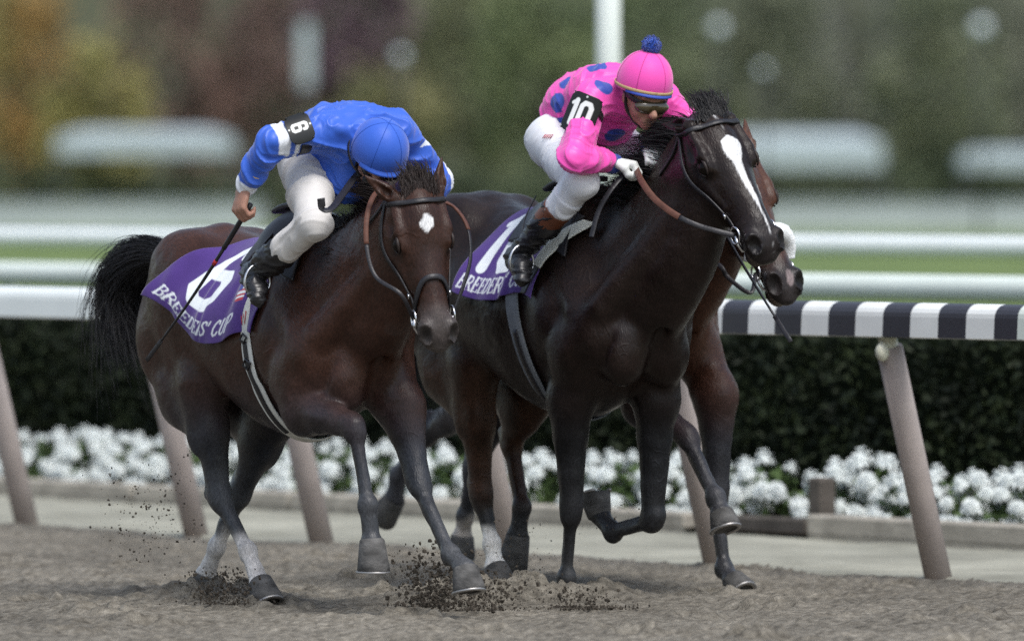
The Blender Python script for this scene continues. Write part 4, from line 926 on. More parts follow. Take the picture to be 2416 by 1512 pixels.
def tail(H, path, seed, n=900, w0=.03, w1=.13, stray=.25):
    rng = np.random.default_rng(seed); C = spline(path, 12); K = 12; n_st = n
    T = np.gradient(C, axis=0); T /= np.linalg.norm(T, axis=1)[:, None]; B = np.cross(T, EY); B /= np.linalg.norm(B, axis=1)[:, None]
    a, b = rng.normal(0, 1, n_st), rng.normal(0, 1, n_st); r = np.hypot(a, b); a, b = a / (1 + r * .45), b / (1 + r * .45)
    ln = rng.uniform(.45, 1.0, n_st); P = np.zeros((n_st, K, 3)); st = rng.normal(0, 1, (n_st, 3)) * stray
    cl = noise3(np.stack([a * 3, b * 3, a * 0], 1), 1.2, seed)[:, None] - .5
    for j in range(K):
        s = j / (K - 1) * ln; k = s * (K - 1); i = np.minimum(k.astype(int), K - 2); f = (k - i)[:, None]
        c = C[i] + (C[i + 1] - C[i]) * f; wv = (w0 + (w1 - w0) * sstep(0, .55, s) * (1 - .25 * s))[:, None]
        P[:, j] = c + EY * (a[:, None] * wv) + B[i] * (b[:, None] * wv) + st * (s[:, None] ** 2) * .16 + np.sin(s[:, None] * 9 + cl * 20) * cl * .03 * s[:, None]
    V, Fc = strands(P, np.linspace(1, .2, K)[None] * rng.uniform(.0011, .0024, n_st)[:, None]); return mesh_obj('tail', H.fr.w(V), Fc, M_HAIR, H.obj)

def bridle(H, noseband=None, brow_m=None):
    """headpiece, browband, cheekpieces, bit; returns bit ring positions"""
    b = sub(mesh_obj('bridle', *H.wt(strap(*H.facecurve([(-.005, -1.75, -.10), (.035, -1.25, -.05), (.045, -.6, .0), (.05, 0, .02), (.045, .6, .0), (.035, 1.25, -.05), (-.005, 1.75, -.10)], .005), .020, .007)), brow_m or M_LEATHER, H.obj))
    bits = {}
    for s in (-1, 1):
        P, N = H.facecurve([(.0, s * 1.60, -.05), (.08, s * 1.72, 0), (.20, s * 1.80, 0), (.33, s * 1.66, 0), (.455, s * 1.62, 0)], .006)
        mesh_obj('cheekpiece', *H.wt(strap(P, N, .017, .007)), M_LEATHER, b)
        P2, N2 = H.facecurve([(.0, s * 1.7, -.1), (.06, s * 2.2, -.1), (.10, s * 2.75, -.1), (.11, s * 3.1, -.1)], .006); mesh_obj('throatlatch', *H.wt(strap(P2, N2, .014, .006)), M_LEATHER, b)
        c = P[-1] + N[-1] * .010 + H.e1 * .03; t = [c + (H.e1 * math.cos(a) + H.e2 * math.sin(a)) * .034 for a in np.linspace(0, 2 * np.pi, 25)]
        mesh_obj('bit_ring', *H.wt(tube(t, .0045, 8, cap=False)), M_STEEL, b)
        m0 = H.hp(.545, -.112, s * .060); mesh_obj('bit_mouthpiece', *H.wt(tube(np.array([c + H.e1 * .004, lerp(c, m0, .6) + H.e3 * s * .006, m0, H.hp(.55, -.112, s * .02)]), .0065, 8)), M_STEEL, b)
        bk = P[int(len(P) * .86)]; bn = N[int(len(P) * .86)]; mesh_obj('buckle', *H.wt(box(bk + bn * .006, (.02, .02, .008), np.stack([H.e1, np.cross(bn, H.e1), bn]))), M_STEEL, b)
        bits[s] = c
    if noseband == 'plain':
        mesh_obj('noseband', *H.wt(strap(*H.facecurve([(.455, -1.75, .02), (.415, -1.0, .02), (.365, -.45, 0), (.355, 0, 0), (.365, .45, 0), (.415, 1.0, .02), (.455, 1.75, .02)], .006), .022, .008)), M_LEATHER, b)
    if noseband == 'fleece':
        P, N = H.facecurve([(.44, -1.45, 0), (.40, -.8, 0), (.385, 0, 0), (.40, .8, 0), (.44, 1.45, 0)], .022, 50)
        V, F = tube(P, .030 + .006 * np.abs(np.sin(np.linspace(0, np.pi, 50))), 14); V = V + .007 * (noise3(V, 60, 5)[:, None] - .5)
        mesh_obj('fleece_noseband', *H.wt((V, F)), M_FLEECE, b)
    return bits
M_FLEECE = mat('white_fleece', (.80, .82, .82), rough=.95, spec=.05, sheen=.4, bump=.6, bscale=140)

# --- lettering as strokes: distance to segments
def seg_mask(U, Vv, segs):
    """max over strokes of coverage; segs rows x0,y0,x1,y1,halfwidth"""
    out = np.zeros_like(U)
    for x0, y0, x1, y1, w in segs:
        dx, dy = x1 - x0, y1 - y0; t = np.clip(((U - x0) * dx + (Vv - y0) * dy) / (dx * dx + dy * dy + 1e-12), 0, 1)
        d = np.hypot(U - x0 - t * dx, Vv - y0 - t * dy) - w; out = np.maximum(out, sstep(.0022, -.0014, d))
    return out
def poly(pts, w): return [(*pts[i], *pts[i + 1], w) for i in range(len(pts) - 1)]
G = {  # unit-height serif capitals; (stroke list, advance)
 'B': (poly([(.08, 0), (.08, 1)], .075) + poly([(.08, .96), (.38, .96), (.48, .85), (.48, .65), (.36, .52), (.08, .52)], .045) + poly([(.36, .52), (.55, .40), (.55, .14), (.42, .03), (.08, .03)], .055) + poly([(-.04, .02), (.2, .02)], .03) + poly([(-.04, .98), (.2, .98)], .03), .72),
 'R': (poly([(.08, 0), (.08, 1)], .075) + poly([(.08, .96), (.40, .96), (.52, .82), (.52, .64), (.40, .50), (.08, .50)], .05) + poly([(.30, .50), (.62, .03)], .07) + poly([(-.04, .02), (.2, .02)], .03) + poly([(.52, .02), (.74, .02)], .03) + poly([(-.04, .98), (.2, .98)], .03), .80),
 'E': (poly([(.08, 0), (.08, 1)], .075) + poly([(.0, .97), (.52, .97), (.52, .82)], .035) + poly([(.08, .52), (.38, .52)], .035) + poly([(.38, .62), (.38, .42)], .03) + poly([(.0, .03), (.55, .03), (.57, .2)], .035), .72),
 'D': (poly([(.08, 0), (.08, 1)], .075) + poly([(.0, .97), (.34, .97), (.54, .80), (.58, .5), (.54, .2), (.34, .03), (.0, .03)], .05), .78),
 'S': (poly([(.46, .78), (.44, .93), (.28, .98), (.10, .90), (.08, .70), (.28, .52), (.46, .36), (.47, .14), (.30, .02), (.10, .08), (.06, .26)], .055), .64),
 "'": (poly([(.08, 1.0), (.04, .74)], .05), .24),
 'C': (poly([(.54, .76), (.50, .92), (.32, .98), (.12, .80), (.06, .5), (.12, .2), (.32, .02), (.50, .08), (.56, .24)], .06), .70),
 'U': (poly([(.10, 1), (.10, .24), (.22, .05), (.38, .03), (.50, .16), (.52, 1)], .06) + poly([(.0, .98), (.22, .98)], .03) + poly([(.42, .98), (.62, .98)], .03), .72),
 'P': (poly([(.08, 0), (.08, 1)], .075) + poly([(.08, .96), (.42, .96), (.54, .80), (.54, .62), (.42, .47), (.08, .47)], .05) + poly([(-.04, .02), (.22, .02)], .03), .70), ' ': ([], .34)}
def text_segs(txt, x, y, h, slant=.25, wide=1.0, bold=1.0):
    out = []
    for ch in txt:
        st, adv = G[ch]
        for x0, y0, x1, y1, w in st: out.append((x + (x0 * wide + y0 * slant) * h, y + y0 * h, x + (x1 * wide + y1 * slant) * h, y + y1 * h, w * h * .8 * bold))
        x += adv * h * wide
    return out
SIX = poly([(.46, .80), (.58, .92), (.38, .94), (.24, .84), (.14, .66), (.10, .42), (.10, .16), (.20, .06), (.44, .06), (.55, .16), (.56, .38), (.46, .49), (.14, .49)], .08)
SIXB = poly([(.52, .74), (.52, .85), (.44, .93), (.18, .93), (.10, .85), (.10, .15), (.18, .07), (.44, .07), (.52, .15), (.52, .44), (.44, .52), (.10, .52)], .088)
ONE = poly([(.20, .06), (.20, .94)], .085) + poly([(.06, .80), (.18, .92)], .06)
ZERO = poly([(.10, .2), (.10, .8), (.20, .93), (.42, .93), (.52, .8), (.52, .2), (.42, .07), (.20, .07), (.10, .2)], .085)
def place(segs, x, y, h, wide=1.0, slant=0.0): return [(x + (a * wide + b * slant) * h, y + b * h, x + (c * wide + d * slant) * h, y + d * h, w * h) for a, b, c, d, w in segs]

M_CLOTH = mat('saddle_cloth', (1, 1, 1), rough=.75, spec=.2, attr='col', sheen=.25, var=.10, vscale=12, bump=.2, bscale=300, bdist=.002)
PURPLE = A(.066, .030, .190)
def saddle_cloth(H, front, rear, drop_f, drop_r, printfn, wc, lift=.012, seed=1, step=.0040, slant_f=0.0, slant_r=0.0, flap=.0, name='saddle_cloth', material=None, base=None, d0=0.0, sides=(-1, 1), wave=1.0, thick=.004):
    """cloth over the back; front/rear = x at the spine, slant = how far back the lower corners trail, drop = arc length down each side; printed by printfn(X, Y, side)"""
    Wd = front - rear; lo_u = rear - max(slant_r, 0) - .03; hi_u = front - min(slant_f, 0) + .03
    nu = int((Wd + abs(slant_r - slant_f) * .5) / step); nv = int(max(drop_f, drop_r) / step); Vall, Call, Fall, off = [], [], [], 0
    us = np.linspace(lo_u, hi_u, 70); th = np.radians(np.linspace(0, 168, 240)); nd = 200; dmax = max(drop_f, drop_r) + .01; dg = np.linspace(0, dmax, nd)
    for s in sides:
        U = np.repeat(us[:, None], len(th), 1); C = np.stack([U, U * 0, np.full_like(U, wc)], -1); D = np.stack([U * 0, s * np.sin(th)[None] + U * 0, np.cos(th)[None] + U * 0], -1)
        P, ok = H.F.cast(C + D * .62, -D, .62, lift)
        for _ in range(3): P[1:-1] = P[1:-1] * .5 + (P[:-2] + P[2:]) * .25
        arc = np.concatenate([np.zeros((len(us), 1)), np.cumsum(np.linalg.norm(np.diff(P, axis=1), axis=2), 1)], 1)
        T = np.stack([np.stack([np.interp(dg, arc[i], P[i, :, k]) for k in range(3)], -1) for i in range(len(us))])
        f = np.linspace(0, 1, nu)[:, None] + np.zeros((1, nv)); g = np.linspace(0, 1, nv)[None] + np.zeros((nu, 1))
        drop = lerp(drop_f, drop_r, f); dd = d0 + g * (drop - d0); xx = lerp(front, rear, f) - lerp(slant_f, slant_r, f) * g
        ki = np.clip((xx - lo_u) / (hi_u - lo_u) * 69, 0, 68.999); kj = np.clip(dd / dmax * (nd - 1), 0, nd - 1.001); i0, j0 = ki.astype(int), kj.astype(int); a, b = (ki - i0)[..., None], (kj - j0)[..., None]
        G_ = T[i0, j0] * (1 - a) * (1 - b) + T[i0 + 1, j0] * a * (1 - b) + T[i0, j0 + 1] * (1 - a) * b + T[i0 + 1, j0 + 1] * a * b
        wob = noise3(np.stack([xx.ravel() * 9, dd.ravel() * 2.2, xx.ravel() * 0 + s], 1), 1.0, seed).reshape(nu, nv) - .5
        wob2 = np.sin(xx * 46 + dd * 17 + wob * 11) * .5
        out = (sstep(.08, .42, dd)) * (.030 * wob + .008 * wob2) + .008 * sstep(.2, .5, dd) + flap * sstep(.6, 1, f) * sstep(.55, 1, g)
        nrm = np.stack([xx * 0, s * .9 + xx * 0, xx * 0 + .3], -1); G_ = G_ + nrm * np.maximum(out * wave, -.006)[..., None]
        V = G_.reshape(-1, 3); c = np.repeat((PURPLE if base is None else base)[None], len(V), 0)
        X = (1 - f) * Wd if s < 0 else f * Wd
        m, col = printfn(X.ravel(), (drop - dd).ravel(), s) if printfn else (np.zeros(len(V)), c); c = c * (1 - m[:, None]) + col * m[:, None]
        Fq = gridfaces(nu, nv); Vall.append(V); Call.append(c); Fall.append((Fq[:, ::-1] if s < 0 else Fq) + off); off += len(V)
    V = np.vstack(Vall); C = np.vstack(Call); Fq = np.vstack(Fall)
    o = mesh_obj(name, H.fr.w(V), Fq, material or M_CLOTH, H.obj, cols=C); m = o.modifiers.new('thickness', 'SOLIDIFY'); m.thickness = thick; m.offset = 1
    return sub(o)
def girth(H, u0, u1, w, m, wc, half=True, col=None, top=.3, off=.012):
    """strap round the barrel from under the cloth on one side to the other; u0 at the top, u1 at the breastbone"""
    th = np.linspace(math.radians(55), math.radians(305), 90); k = np.abs((th - math.pi) / math.radians(125)); u = lerp(u1, u0, k)
    C = np.stack([u, u * 0, u * 0 + wc], -1); D = np.stack([u * 0, np.sin(th) * -1, np.cos(th)], -1); P, ok = H.F.cast(C + D * .62, -D, .62, off)
    for _ in range(4): P[1:-1] = P[1:-1] * .5 + (P[:-2] + P[2:]) * .25
    return P, H.F.grad(P), strap(P, H.F.grad(P), w, .008)

# ---- horse six tack
INK = A(.78, .82, .84)
def print6(X, Yv, s):
    col = np.ones((len(X), 3)) * INK
    m = seg_mask(X, Yv, place(SIX, .072, .125, .31, .98, .02))
    m = np.maximum(m, seg_mask(X, Yv, text_segs("BREEDERS' CUP", .03, .028, .055, .22, .76)))
    fl = (X > .375) & (X < .412) & (Yv > .125) & (Yv < .205); st = (np.floor((Yv - .125) / .009) % 2 == 0)
    col = np.where((fl & st)[:, None], A(.5, .06, .08), col); col = np.where((fl & (X < .392) & (Yv > .165))[:, None], A(.08, .10, .35), col); m = np.where(fl, 1.0, m)
    return m, col
tail(H6, [f6.q(400, 606, 0), f6.q(362, 600, -.01), f6.q(318, 628, -.02), f6.q(292, 692, -.02), f6.q(300, 765, -.01), f6.q(328, 840, 0)], 61, 5600, .04, .10, .5)
M_HAIR6 = mat('dark_brown_mane', (.020, .012, .010), rough=.5, spec=.35, var=.3, vscale=30)
mane(H6, 62, 3400, .14, 1, .45, m=M_HAIR6); mane(H6, 64, 1800, .15, -1, .95, t0=.74, t1=1.0, wind=A(-.55, 0, .1), m=M_HAIR6); forelock(H6, 63, 700, .10, (-.95, .25, .1), M_HAIR6)
bits6 = bridle(H6, 'plain')
cl6 = saddle_cloth(H6, -.30, -.80, .60, .52, print6, 1.15, seed=3, slant_f=.10, slant_r=.36, flap=.03, wave=1.5)
M_GIRTHW = mat('white_girth_web', (.62, .62, .58), rough=.8, spec=.15, var=.12, vscale=30)
M_RED = mat('red_print', (.42, .03, .03), rough=.7)
P, N, vf = girth(H6, -.50, -.40, .072, None, 1.1); gw = sub(H6.part('girth', vf, M_GIRTHW))
for k in (15, 22):     # buckles and keepers on the girth
    H6.part('girth_buckle', join([tube([P[k] + N[k] * .012 + a for a in ((P[k + 1] - P[k - 1]) * .7, np.cross(N[k], P[k + 1] - P[k]) * 2.0, (P[k - 1] - P[k + 1]) * .7, -np.cross(N[k], P[k + 1] - P[k]) * 2.0, (P[k + 1] - P[k - 1]) * .7)], .005, 6)]), M_LEATHER, gw)
H6.part('billet_strap', strap(P[16:40] + N[16:40] * .008, N[16:40], .026, .006), M_LEATHER, gw)
def girth_letter(i, sc):
    t = unit(P[i + 1] - P[i - 1]); sd = unit(np.cross(t, N[i])); c = P[i] + N[i] * .0062; pts = [(-.5, .5), (-.25, -.5), (0, .3), (.25, -.5), (.5, .5)]
    return strap([c + sd * a * sc - t * b * sc * 1.2 for a, b in pts], N[i], .006, .001)
H6.part('printed_letter', girth_letter(9, .042), M_RED, gw)
M_GIRTHG = mat('grey_girth_web', (.17, .185, .20), rough=.8, spec=.15, var=.15, vscale=30)
# ---- horse ten tack
def print10(X, Yv, s):
    col = np.ones((len(X), 3)) * INK
    m = seg_mask(X, Yv, place(ONE, .035, .115, .30, 1.0, .04)); m = np.maximum(m, seg_mask(X, Yv, place(ZERO, .155, .115, .30, .85, .04)))
    m = np.maximum(m, seg_mask(X, Yv, text_segs("BREEDERS' CUP", .02, .028, .062, .22, .72)))
    return m, col
mane(H10, 72, 3200, .16, -1, .42, t0=.36); forelock(H10, 73, 700, .09, (-.95, .3, .1))
tail(H10, [A(-1.60, 0, 1.48), A(-1.70, 0, 1.46), A(-1.80, 0, 1.25), A(-1.80, .0, .95), A(-1.72, 0, .68)], 71, 900, .03, .12)
bits10 = bridle(H10)
cl10 = saddle_cloth(H10, -.36, -.83, .57, .51, print10, 1.22, seed=5, slant_f=.02, slant_r=.05, flap=.02, wave=1.5)
P, N, vf = girth(H10, -.56, -.44, .072, None, 1.2); g10 = sub(H10.part('girth', vf, M_GIRTHG))
H10.part('billet_strap', strap(P[20:42] + N[20:42] * .008, N[20:42], .026, .006), M_LEATHER, g10)
# ---- third horse tack
tail(H3, [A(-1.60, 0, 1.42), A(-1.72, 0, 1.40), A(-1.84, 0, 1.2), A(-1.86, .0, .9), A(-1.78, 0, .62)], 81, 700, .03, .11)
mane(H3, 82, 700, .15, 1, .5); bits3 = bridle(H3, 'fleece', M_FLEECE)

# ------------------------------------------------------------------ jockeys
M_SKIN = mat('skin', (.36, .19, .135), rough=.5, spec=.35, var=.10, vscale=40, sss=.08, bump=.1, bscale=200, bdist=.002)
M_SILK = mat('silks', (1, 1, 1), rough=.42, spec=.35, attr='col', sheen=.25, bump=.10, bscale=60, bdist=.004)
M_BREECH = mat('white_breeches', (.72, .73, .76), rough=.6, spec=.3, var=.05, vscale=6, bump=.12, bscale=40, bdist=.004)
M_BREECHD = mat('dusty_white_breeches', (.60, .58, .56), rough=.7, spec=.2, var=.10, vscale=7, bump=.12, bscale=40, bdist=.004)
M_BOOT = mat('black_riding_boot', (.013, .013, .015), rough=.35, spec=.5, var=.5, vscale=20, bump=.15, bscale=50)
M_BOOTTOP = mat('brown_boot_top', (.135, .045, .022), rough=.45, spec=.4, var=.15, vscale=20)
M_MUD = mat('mud_on_boot', (.32, .30, .26), rough=.95, spec=.1, var=.3, vscale=30)
M_GLOVE = mat('white_glove', (.70, .72, .70), rough=.75, spec=.2, var=.10, vscale=25)
M_BADGE = mat('number_badge', (1, 1, 1), rough=.35, spec=.4, attr='col')
M_BAND = mat('tan_elastic', (.46, .33, .17), rough=.8)
M_BLUEPLAIN = mat('blue_trim', (.035, .07, .36), rough=.6, spec=.3)
M_WHITEPLAIN = mat('white_cuff', (.72, .74, .76), rough=.7)
M_LENS = mat('amber_goggle_lens', (.055, .042, .020), rough=.12, spec=.6, coat=.5)
M_POM = mat('blue_pompom', (.022, .075, .40), rough=.95, spec=.1, sheen=.5, bump=.8, bscale=160)
M_HAIRP = mat('brown_hair', (.05, .03, .02), rough=.6)
SK = mat('silver_stirrup', (.55, .56, .58), rough=.3, metal=1.0)

def hand(F, wr, d, n, curl, g=1.0, infl=0.0, thumb=1):
    """palm and five fingers: wrist wr, pointing d, palm facing n, curl = bend per joint (radians)"""
    d = unit(d); n = unit(n - d * (n @ d)); sd = np.cross(d, n) * thumb      # sd points to the thumb side
    F.cone(wr - d * .03, wr + d * .02, (.026 + infl) * g, (.028 + infl) * g, .015, (n, .75))
    F.ell(wr + d * .052 * g, A(.043, .042, .017) * g + infl, np.stack([d, sd, n]), .014)
    for i, (o, L, r) in enumerate(((.030, .88, .0098), (.010, 1.0, .0102), (-.011, .94, .0098), (-.030, .76, .0086))):
        p = wr + d * (.088 - .004 * abs(i - 1)) * g + sd * o * g; a = 0.0; P = [wr + d * .06 * g + sd * o * .9 * g, p]
        for j, sl in enumerate((.040, .027, .022)):
            a += curl[j]; p = p + (d * math.cos(a) + n * math.sin(a) + sd * o * .6) * sl * L * g; P.append(p)
        F.chain(P, [(r + .002 + infl) * g, (r + .001 + infl) * g, (r + infl) * g, (r * .92 + infl) * g, (r * .8 + infl) * g], .006)
    t0 = wr + d * .02 * g + sd * .028 * g; t1 = wr + d * .052 * g + sd * .046 * g + n * .018 * g; t2 = t1 + (d * .5 + n * .75 - sd * .15) * .032 * g; t3 = t2 + (d * .35 + n * .5 - sd * .7) * .026 * g
    F.chain([t0, t1, t2, t3], [(.015 + infl) * g, (.0125 + infl) * g, (.0108 + infl) * g, (.0085 + infl) * g], .008)

def wrinkle(V, N, amp, sc, seed, axis=None):
    ax = unit(axis) if axis is not None else A(0, 0, 1); t = (V @ ax)[:, None] * ax; wv = V + .02 * np.stack([noise3(V, 9, seed + k) - .5 for k in (3, 4, 5)], 1)
    t = (wv @ ax)[:, None] * ax; p = (wv - t) * sc * .55 + t * sc * 2.6
    r1 = 1 - np.abs(2 * noise3(p, 1.0, seed) - 1); r2 = 1 - np.abs(2 * noise3(p, 2.3, seed + 1) - 1); big = noise3(V, 7, seed + 2) - .5
    return V + N * ((r1 ** 5 - .17) * amp * 1.5 + (r2 ** 4 - .2) * amp * .7 + big * amp * .7)[:, None]

class Jockey:
    def __init__(self, H, J, label):
        self.H, self.J, fr = H, J, H.fr; self.fr = fr
        b = J['pelvis']; self.o = empty('person', tuple(fr.w(b * A(1, 1, 1))), fr.rz); tag(self.o, label, 'person', 'jockeys')
        allp = np.array([J[k] for k in J if isinstance(J[k], np.ndarray) and J[k].shape == (3,) and not k.startswith('_')])
        self.lo, self.hi = allp.min(0), allp.max(0)
    def fld(self, keys, m, vs):
        P = np.array([self.J[k] for k in keys]); return Field(P.min(0) - m, P.max(0) + m, vs)
    def emit(self, name, F, m, smooth=2, colfn=None, wr=None, parent=None):
        V, Fc = F.mesh(smooth)
        N = vnormals(V, Fc)
        C_ = colfn(V, N) if colfn else None
        if wr: V = wrinkle(V, N, *wr)
        if name == 'silks':                    # tight rings of creases round the sleeves
            for s in 'RL':
                for a, b in (('sh', 'el'), ('el', 'wr')):
                    P0, P1 = self.J[a + s], self.J[b + s]; ax = P1 - P0; L2 = ax @ ax; t = ((V - P0) @ ax) / L2; q_ = V - P0 - np.clip(t, 0, 1)[:, None] * ax; r_ = np.linalg.norm(q_, axis=1)
                    m_ = sstep(.095, .07, r_) * sstep(-.05, .15, t) * sstep(1.05, .9, t) * (np.abs(V[:, 1]) > .16); sn = noise3(V, 16, 33)
                    V = V + N * (m_ * .0045 * ((1 - np.abs(2 * noise3(np.stack([t * math.sqrt(L2) * 44 + sn * 2.2, q_[:, 2] * 6, q_[:, 0] * 6], 1), 1, 34) - 1)) ** 2 - .4))[:, None]
        return mesh_obj(name, self.fr.w(V), Fc, m, parent or self.o, cols=C_)
    def part(self, name, vf, m, parent=None, **k): return mesh_obj(name, self.fr.w(vf[0]), vf[1], m, parent or self.o, **k)
    def torso(self, F, inf=0.0):
        J = self.J; lat = EY
        F.chain([J['pelvis'], J['waist'], J['chest']], [.112 + inf, .108 + inf, .118 + inf], .05, (lat, 1.28))
        F.cone(J['chest'], J['neck'], .112 + inf, .07 + inf, .05, (lat, 1.35))
        F.cone(J['shR'], J['shL'], .066 + inf, .066 + inf, .06)
    def arm(self, F, s, inf=0.0, end=1.0, r=(.056, .045, .043, .029)):
        J = self.J; sh, el, wr = J['sh' + s], J['el' + s], J['wr' + s]
        m = lerp(el, wr, .3); F.cone(sh, el, r[0] + inf, r[1] + inf, .035); F.cone(el, m, r[1] + inf, r[2] + inf, .02); F.cone(m, lerp(el, wr, end), r[2] + inf, (lerp(r[2], r[3], end)) + inf, .02)
    def build(self, spec):
        J = self.J; o = self.o; hc, hu, hf = J['head'], unit(J['_hup']), J['_hfwd']; hf = unit(hf - hu * (hf @ hu)); hl = np.cross(hu, hf); R = np.stack([hf, hl, hu])
        # ---- body: one surface from head to feet, inside the clothes
        keys = ['pelvis', 'waist', 'chest', 'neck', 'head', 'shR', 'shL', 'elR', 'elL', 'wrR', 'wrL', 'hipR', 'hipL', 'knR', 'knL', 'anR', 'anL', 'toR', 'toL']
        F = self.fld(keys, .16, .0056); self.torso(F, -.022)
        for s in 'RL':
            self.arm(F, s, -.014); F.chain([J['hip' + s], J['kn' + s], J['an' + s], lerp(J['an' + s], J['to' + s], .7)], [.075, .042, .024, .016], .02)
            d, n, curl = spec['hand' + s]; hand(F, J['wr' + s], d, n, curl, spec.get('hg', .98), 0, -1 if s == 'R' else 1)
        F.cone(J['neck'], hc - hu * .06 - hf * .01, .058, .055, .03)
        F.ell(hc, (.098, .076, .105), R, .02); F.ell(hc + hf * .032 - hu * .062, (.062, .056, .058), R, .03); F.ell(hc + hf * .075 - hu * .105, (.02, .024, .018), R, .02)
        F.cone(hc + hf * .092 - hu * .008, hc + hf * .118 - hu * .044, .010, .015, .012); F.ell(hc + hf * .108 - hu * .046, (.012, .019, .010), R, .008)
        F.cone(hc + hf * .088 + hu * .022 - hl * .045, hc + hf * .088 + hu * .022 + hl * .045, .011, .011, .014)
        F.cone(hc + hf * .086 - hu * .080 - hl * .022, hc + hf * .086 - hu * .080 + hl * .022, .010, .010, .010); F.cone(hc + hf * .100 - hu * .080 - hl * .022, hc + hf * .100 - hu * .080 + hl * .022, .004, .004, .005, op='sub')
        for sg in (-1, 1):
            F.ell(hc + hf * .085 - hu * .008 + hl * sg * .034, (.016, .016, .011), R, .01, op='sub'); F.ell(hc + hf * .060 - hu * .045 + hl * sg * .048, (.028, .018, .024), R, .02)
            F.ell(hc - hf * .01 - hu * .02 + hl * sg * .080, (.022, .008, .032), R, .008)
        bd = self.emit('body', F, M_SKIN, 2)
        for sg in (-1, 1): self.part('eye', sphere(hc + hf * .077 - hu * .008 + hl * sg * .034, .0125, 12, 8), M_EYE)
        # ---- silks
        F = self.fld(['pelvis', 'waist', 'chest', 'neck', 'shR', 'shL', 'elR', 'elL', 'wrR', 'wrL'], .2, .0046); self.torso(F, spec.get('loose', .0))
        lw = spec.get('belly', .09); F.cone(J['waist'], J['waist'] + A(.02, 0, -lw), .10, .085, .06, (EY, 1.3)); F.cone(J['chest'], J['chest'] + A(.0, 0, -lw), .10, .085, .06, (EY, 1.3)); F.cone(J['waist'] + A(.02, 0, -lw), J['chest'] + A(0, 0, -lw), .085, .085, .06, (EY, 1.3)); F.cone(J['neck'], lerp(J['neck'], hc, .38), .068, .060, .03)
        for s in 'RL': self.arm(F, s, .006, .985, (.056, .047, .046, .032))
        self.silkF = F; jk = self.emit('silks', F, M_SILK, 1, spec['silk'], (spec.get('wr', .010), 8, 5, J['chest'] - J['pelvis']))
        # ---- breeches
        F = self.fld(['pelvis', 'waist', 'hipR', 'hipL', 'knR', 'knL', 'anR', 'anL'], .16, .0055)
        F.cone(J['hipR'], J['hipL'], .098, .098, .05); F.cone(J['pelvis'], lerp(J['pelvis'], J['waist'], .4), .105, .09, .05, (EY, 1.3))
        for s in 'RL':
            F.cone(J['hip' + s], lerp(J['hip' + s], J['kn' + s], .5), .097, .080, .05); F.cone(lerp(J['hip' + s], J['kn' + s], .5), J['kn' + s], .084, .062, .03); F.ell(J['kn' + s], (.062, .060, .062), None, .03)
            bs = spec.get('bootstart', .44); c0 = lerp(J['kn' + s], J['an' + s], bs + .03); F.cone(J['kn' + s], lerp(J['kn' + s], J['an' + s], bs - .08), .062, .058, .02); F.cone(lerp(J['kn' + s], J['an' + s], bs - .08), c0, .058, .044, .02)
        self.emit('breeches', F, spec['breech'], 2, None, (.0055, 9, 9, J['knR'] - J['hipR']))
        # ---- boots
        for s in 'RL':
            kn, an, to = J['kn' + s], J['an' + s], J['to' + s]; F = Field(np.minimum(np.minimum(kn, an), to) - .12, np.maximum(np.maximum(kn, an), to) + .12, .0055)
            bs = spec.get('bootstart', .44); t0 = lerp(kn, an, bs); F.cone(t0, lerp(kn, an, bs + .18), .061, .056, .02); F.cone(lerp(kn, an, bs + .18), an, .056, .040, .02)
            F.cone(an, an + unit(an - kn) * .045, .042, .036, .02); ft = to - an; sol = an + unit(an - kn) * .05
            F.cone(sol - unit(ft) * .03, lerp(an, to, .55) + A(0, 0, -.012), .036, .036, .02); F.cone(lerp(an, to, .5), to, .036, .028, .02, (EY, 1.15))
            bt = sub(self.emit('boot', F, M_BOOT, 2, None, (.006, 16, 12)))
            if spec.get('boottop'):
                P = np.array([lerp(kn, an, t) for t in np.linspace(.38, .58, 8)]); V, Fq = tube(P, np.linspace(.0625, .0595, 8), 28); self.part('boot_cuff', (V, Fq), M_BOOTTOP, bt)
                P = np.array([lerp(kn, an, t) for t in np.linspace(.20, .385, 8)]); V, Fq = tube(P, np.linspace(.0655, .0605, 8), 28); self.part('sock_band', (V, Fq), M_BREECH)
            # stirrup iron and leather
            c = lerp(an, to, .52) + A(0, 0, .012); T = [c + EY * (math.cos(a) * .056) + A(-.0, 0, 1) * (math.sin(a) * .072 if math.sin(a) > 0 else math.sin(a) * .045) for a in np.linspace(0, 2 * np.pi, 25)]
            st = sub(self.part('stirrup', tube(T, .0055, 8, cap=False), SK)); top = c + A(0, 0, .075); sad = A(J['_saddle'][0], (-.17 if s == 'R' else .17), J['_saddle'][2])
            self.part('stirrup_leather', strap(spline([top, lerp(top, sad, .5) + EY * (-.02 if s == 'R' else .02), sad], 12), EY, .018, .005), M_LEATHER, st)
        # ---- cap
        cu, cf = unit(J['_cup']), J['_cfwd']; cf = unit(cf - cu * (cf @ cu)); cl = np.cross(cu, cf); cc = J['_capc']; Rr = spec.get('capr', .116)
        prof = [(math.cos(a) * Rr, math.sin(a) * Rr * 1.08) for a in np.linspace(-.30, math.pi / 2 - .02, 16)]
        V, Fq = [], []; n = 36
        for (r, h) in prof:
            for k in range(n):
                a = 2 * math.pi * k / n; ridge = 1 - .008 * (1 - abs(math.sin(a * 3))) ** 6
                V.append(cc + cu * h + (cf * math.cos(a) * 1.07 + cl * math.sin(a) * .97) * r * ridge)
        for i in range(len(prof) - 1):
            for k in range(n): Fq.append((i * n + k, i * n + (k + 1) % n, (i + 1) * n + (k + 1) % n, (i + 1) * n + k))
        Fq.append(tuple((len(prof) - 1) * n + k for k in range(n)))
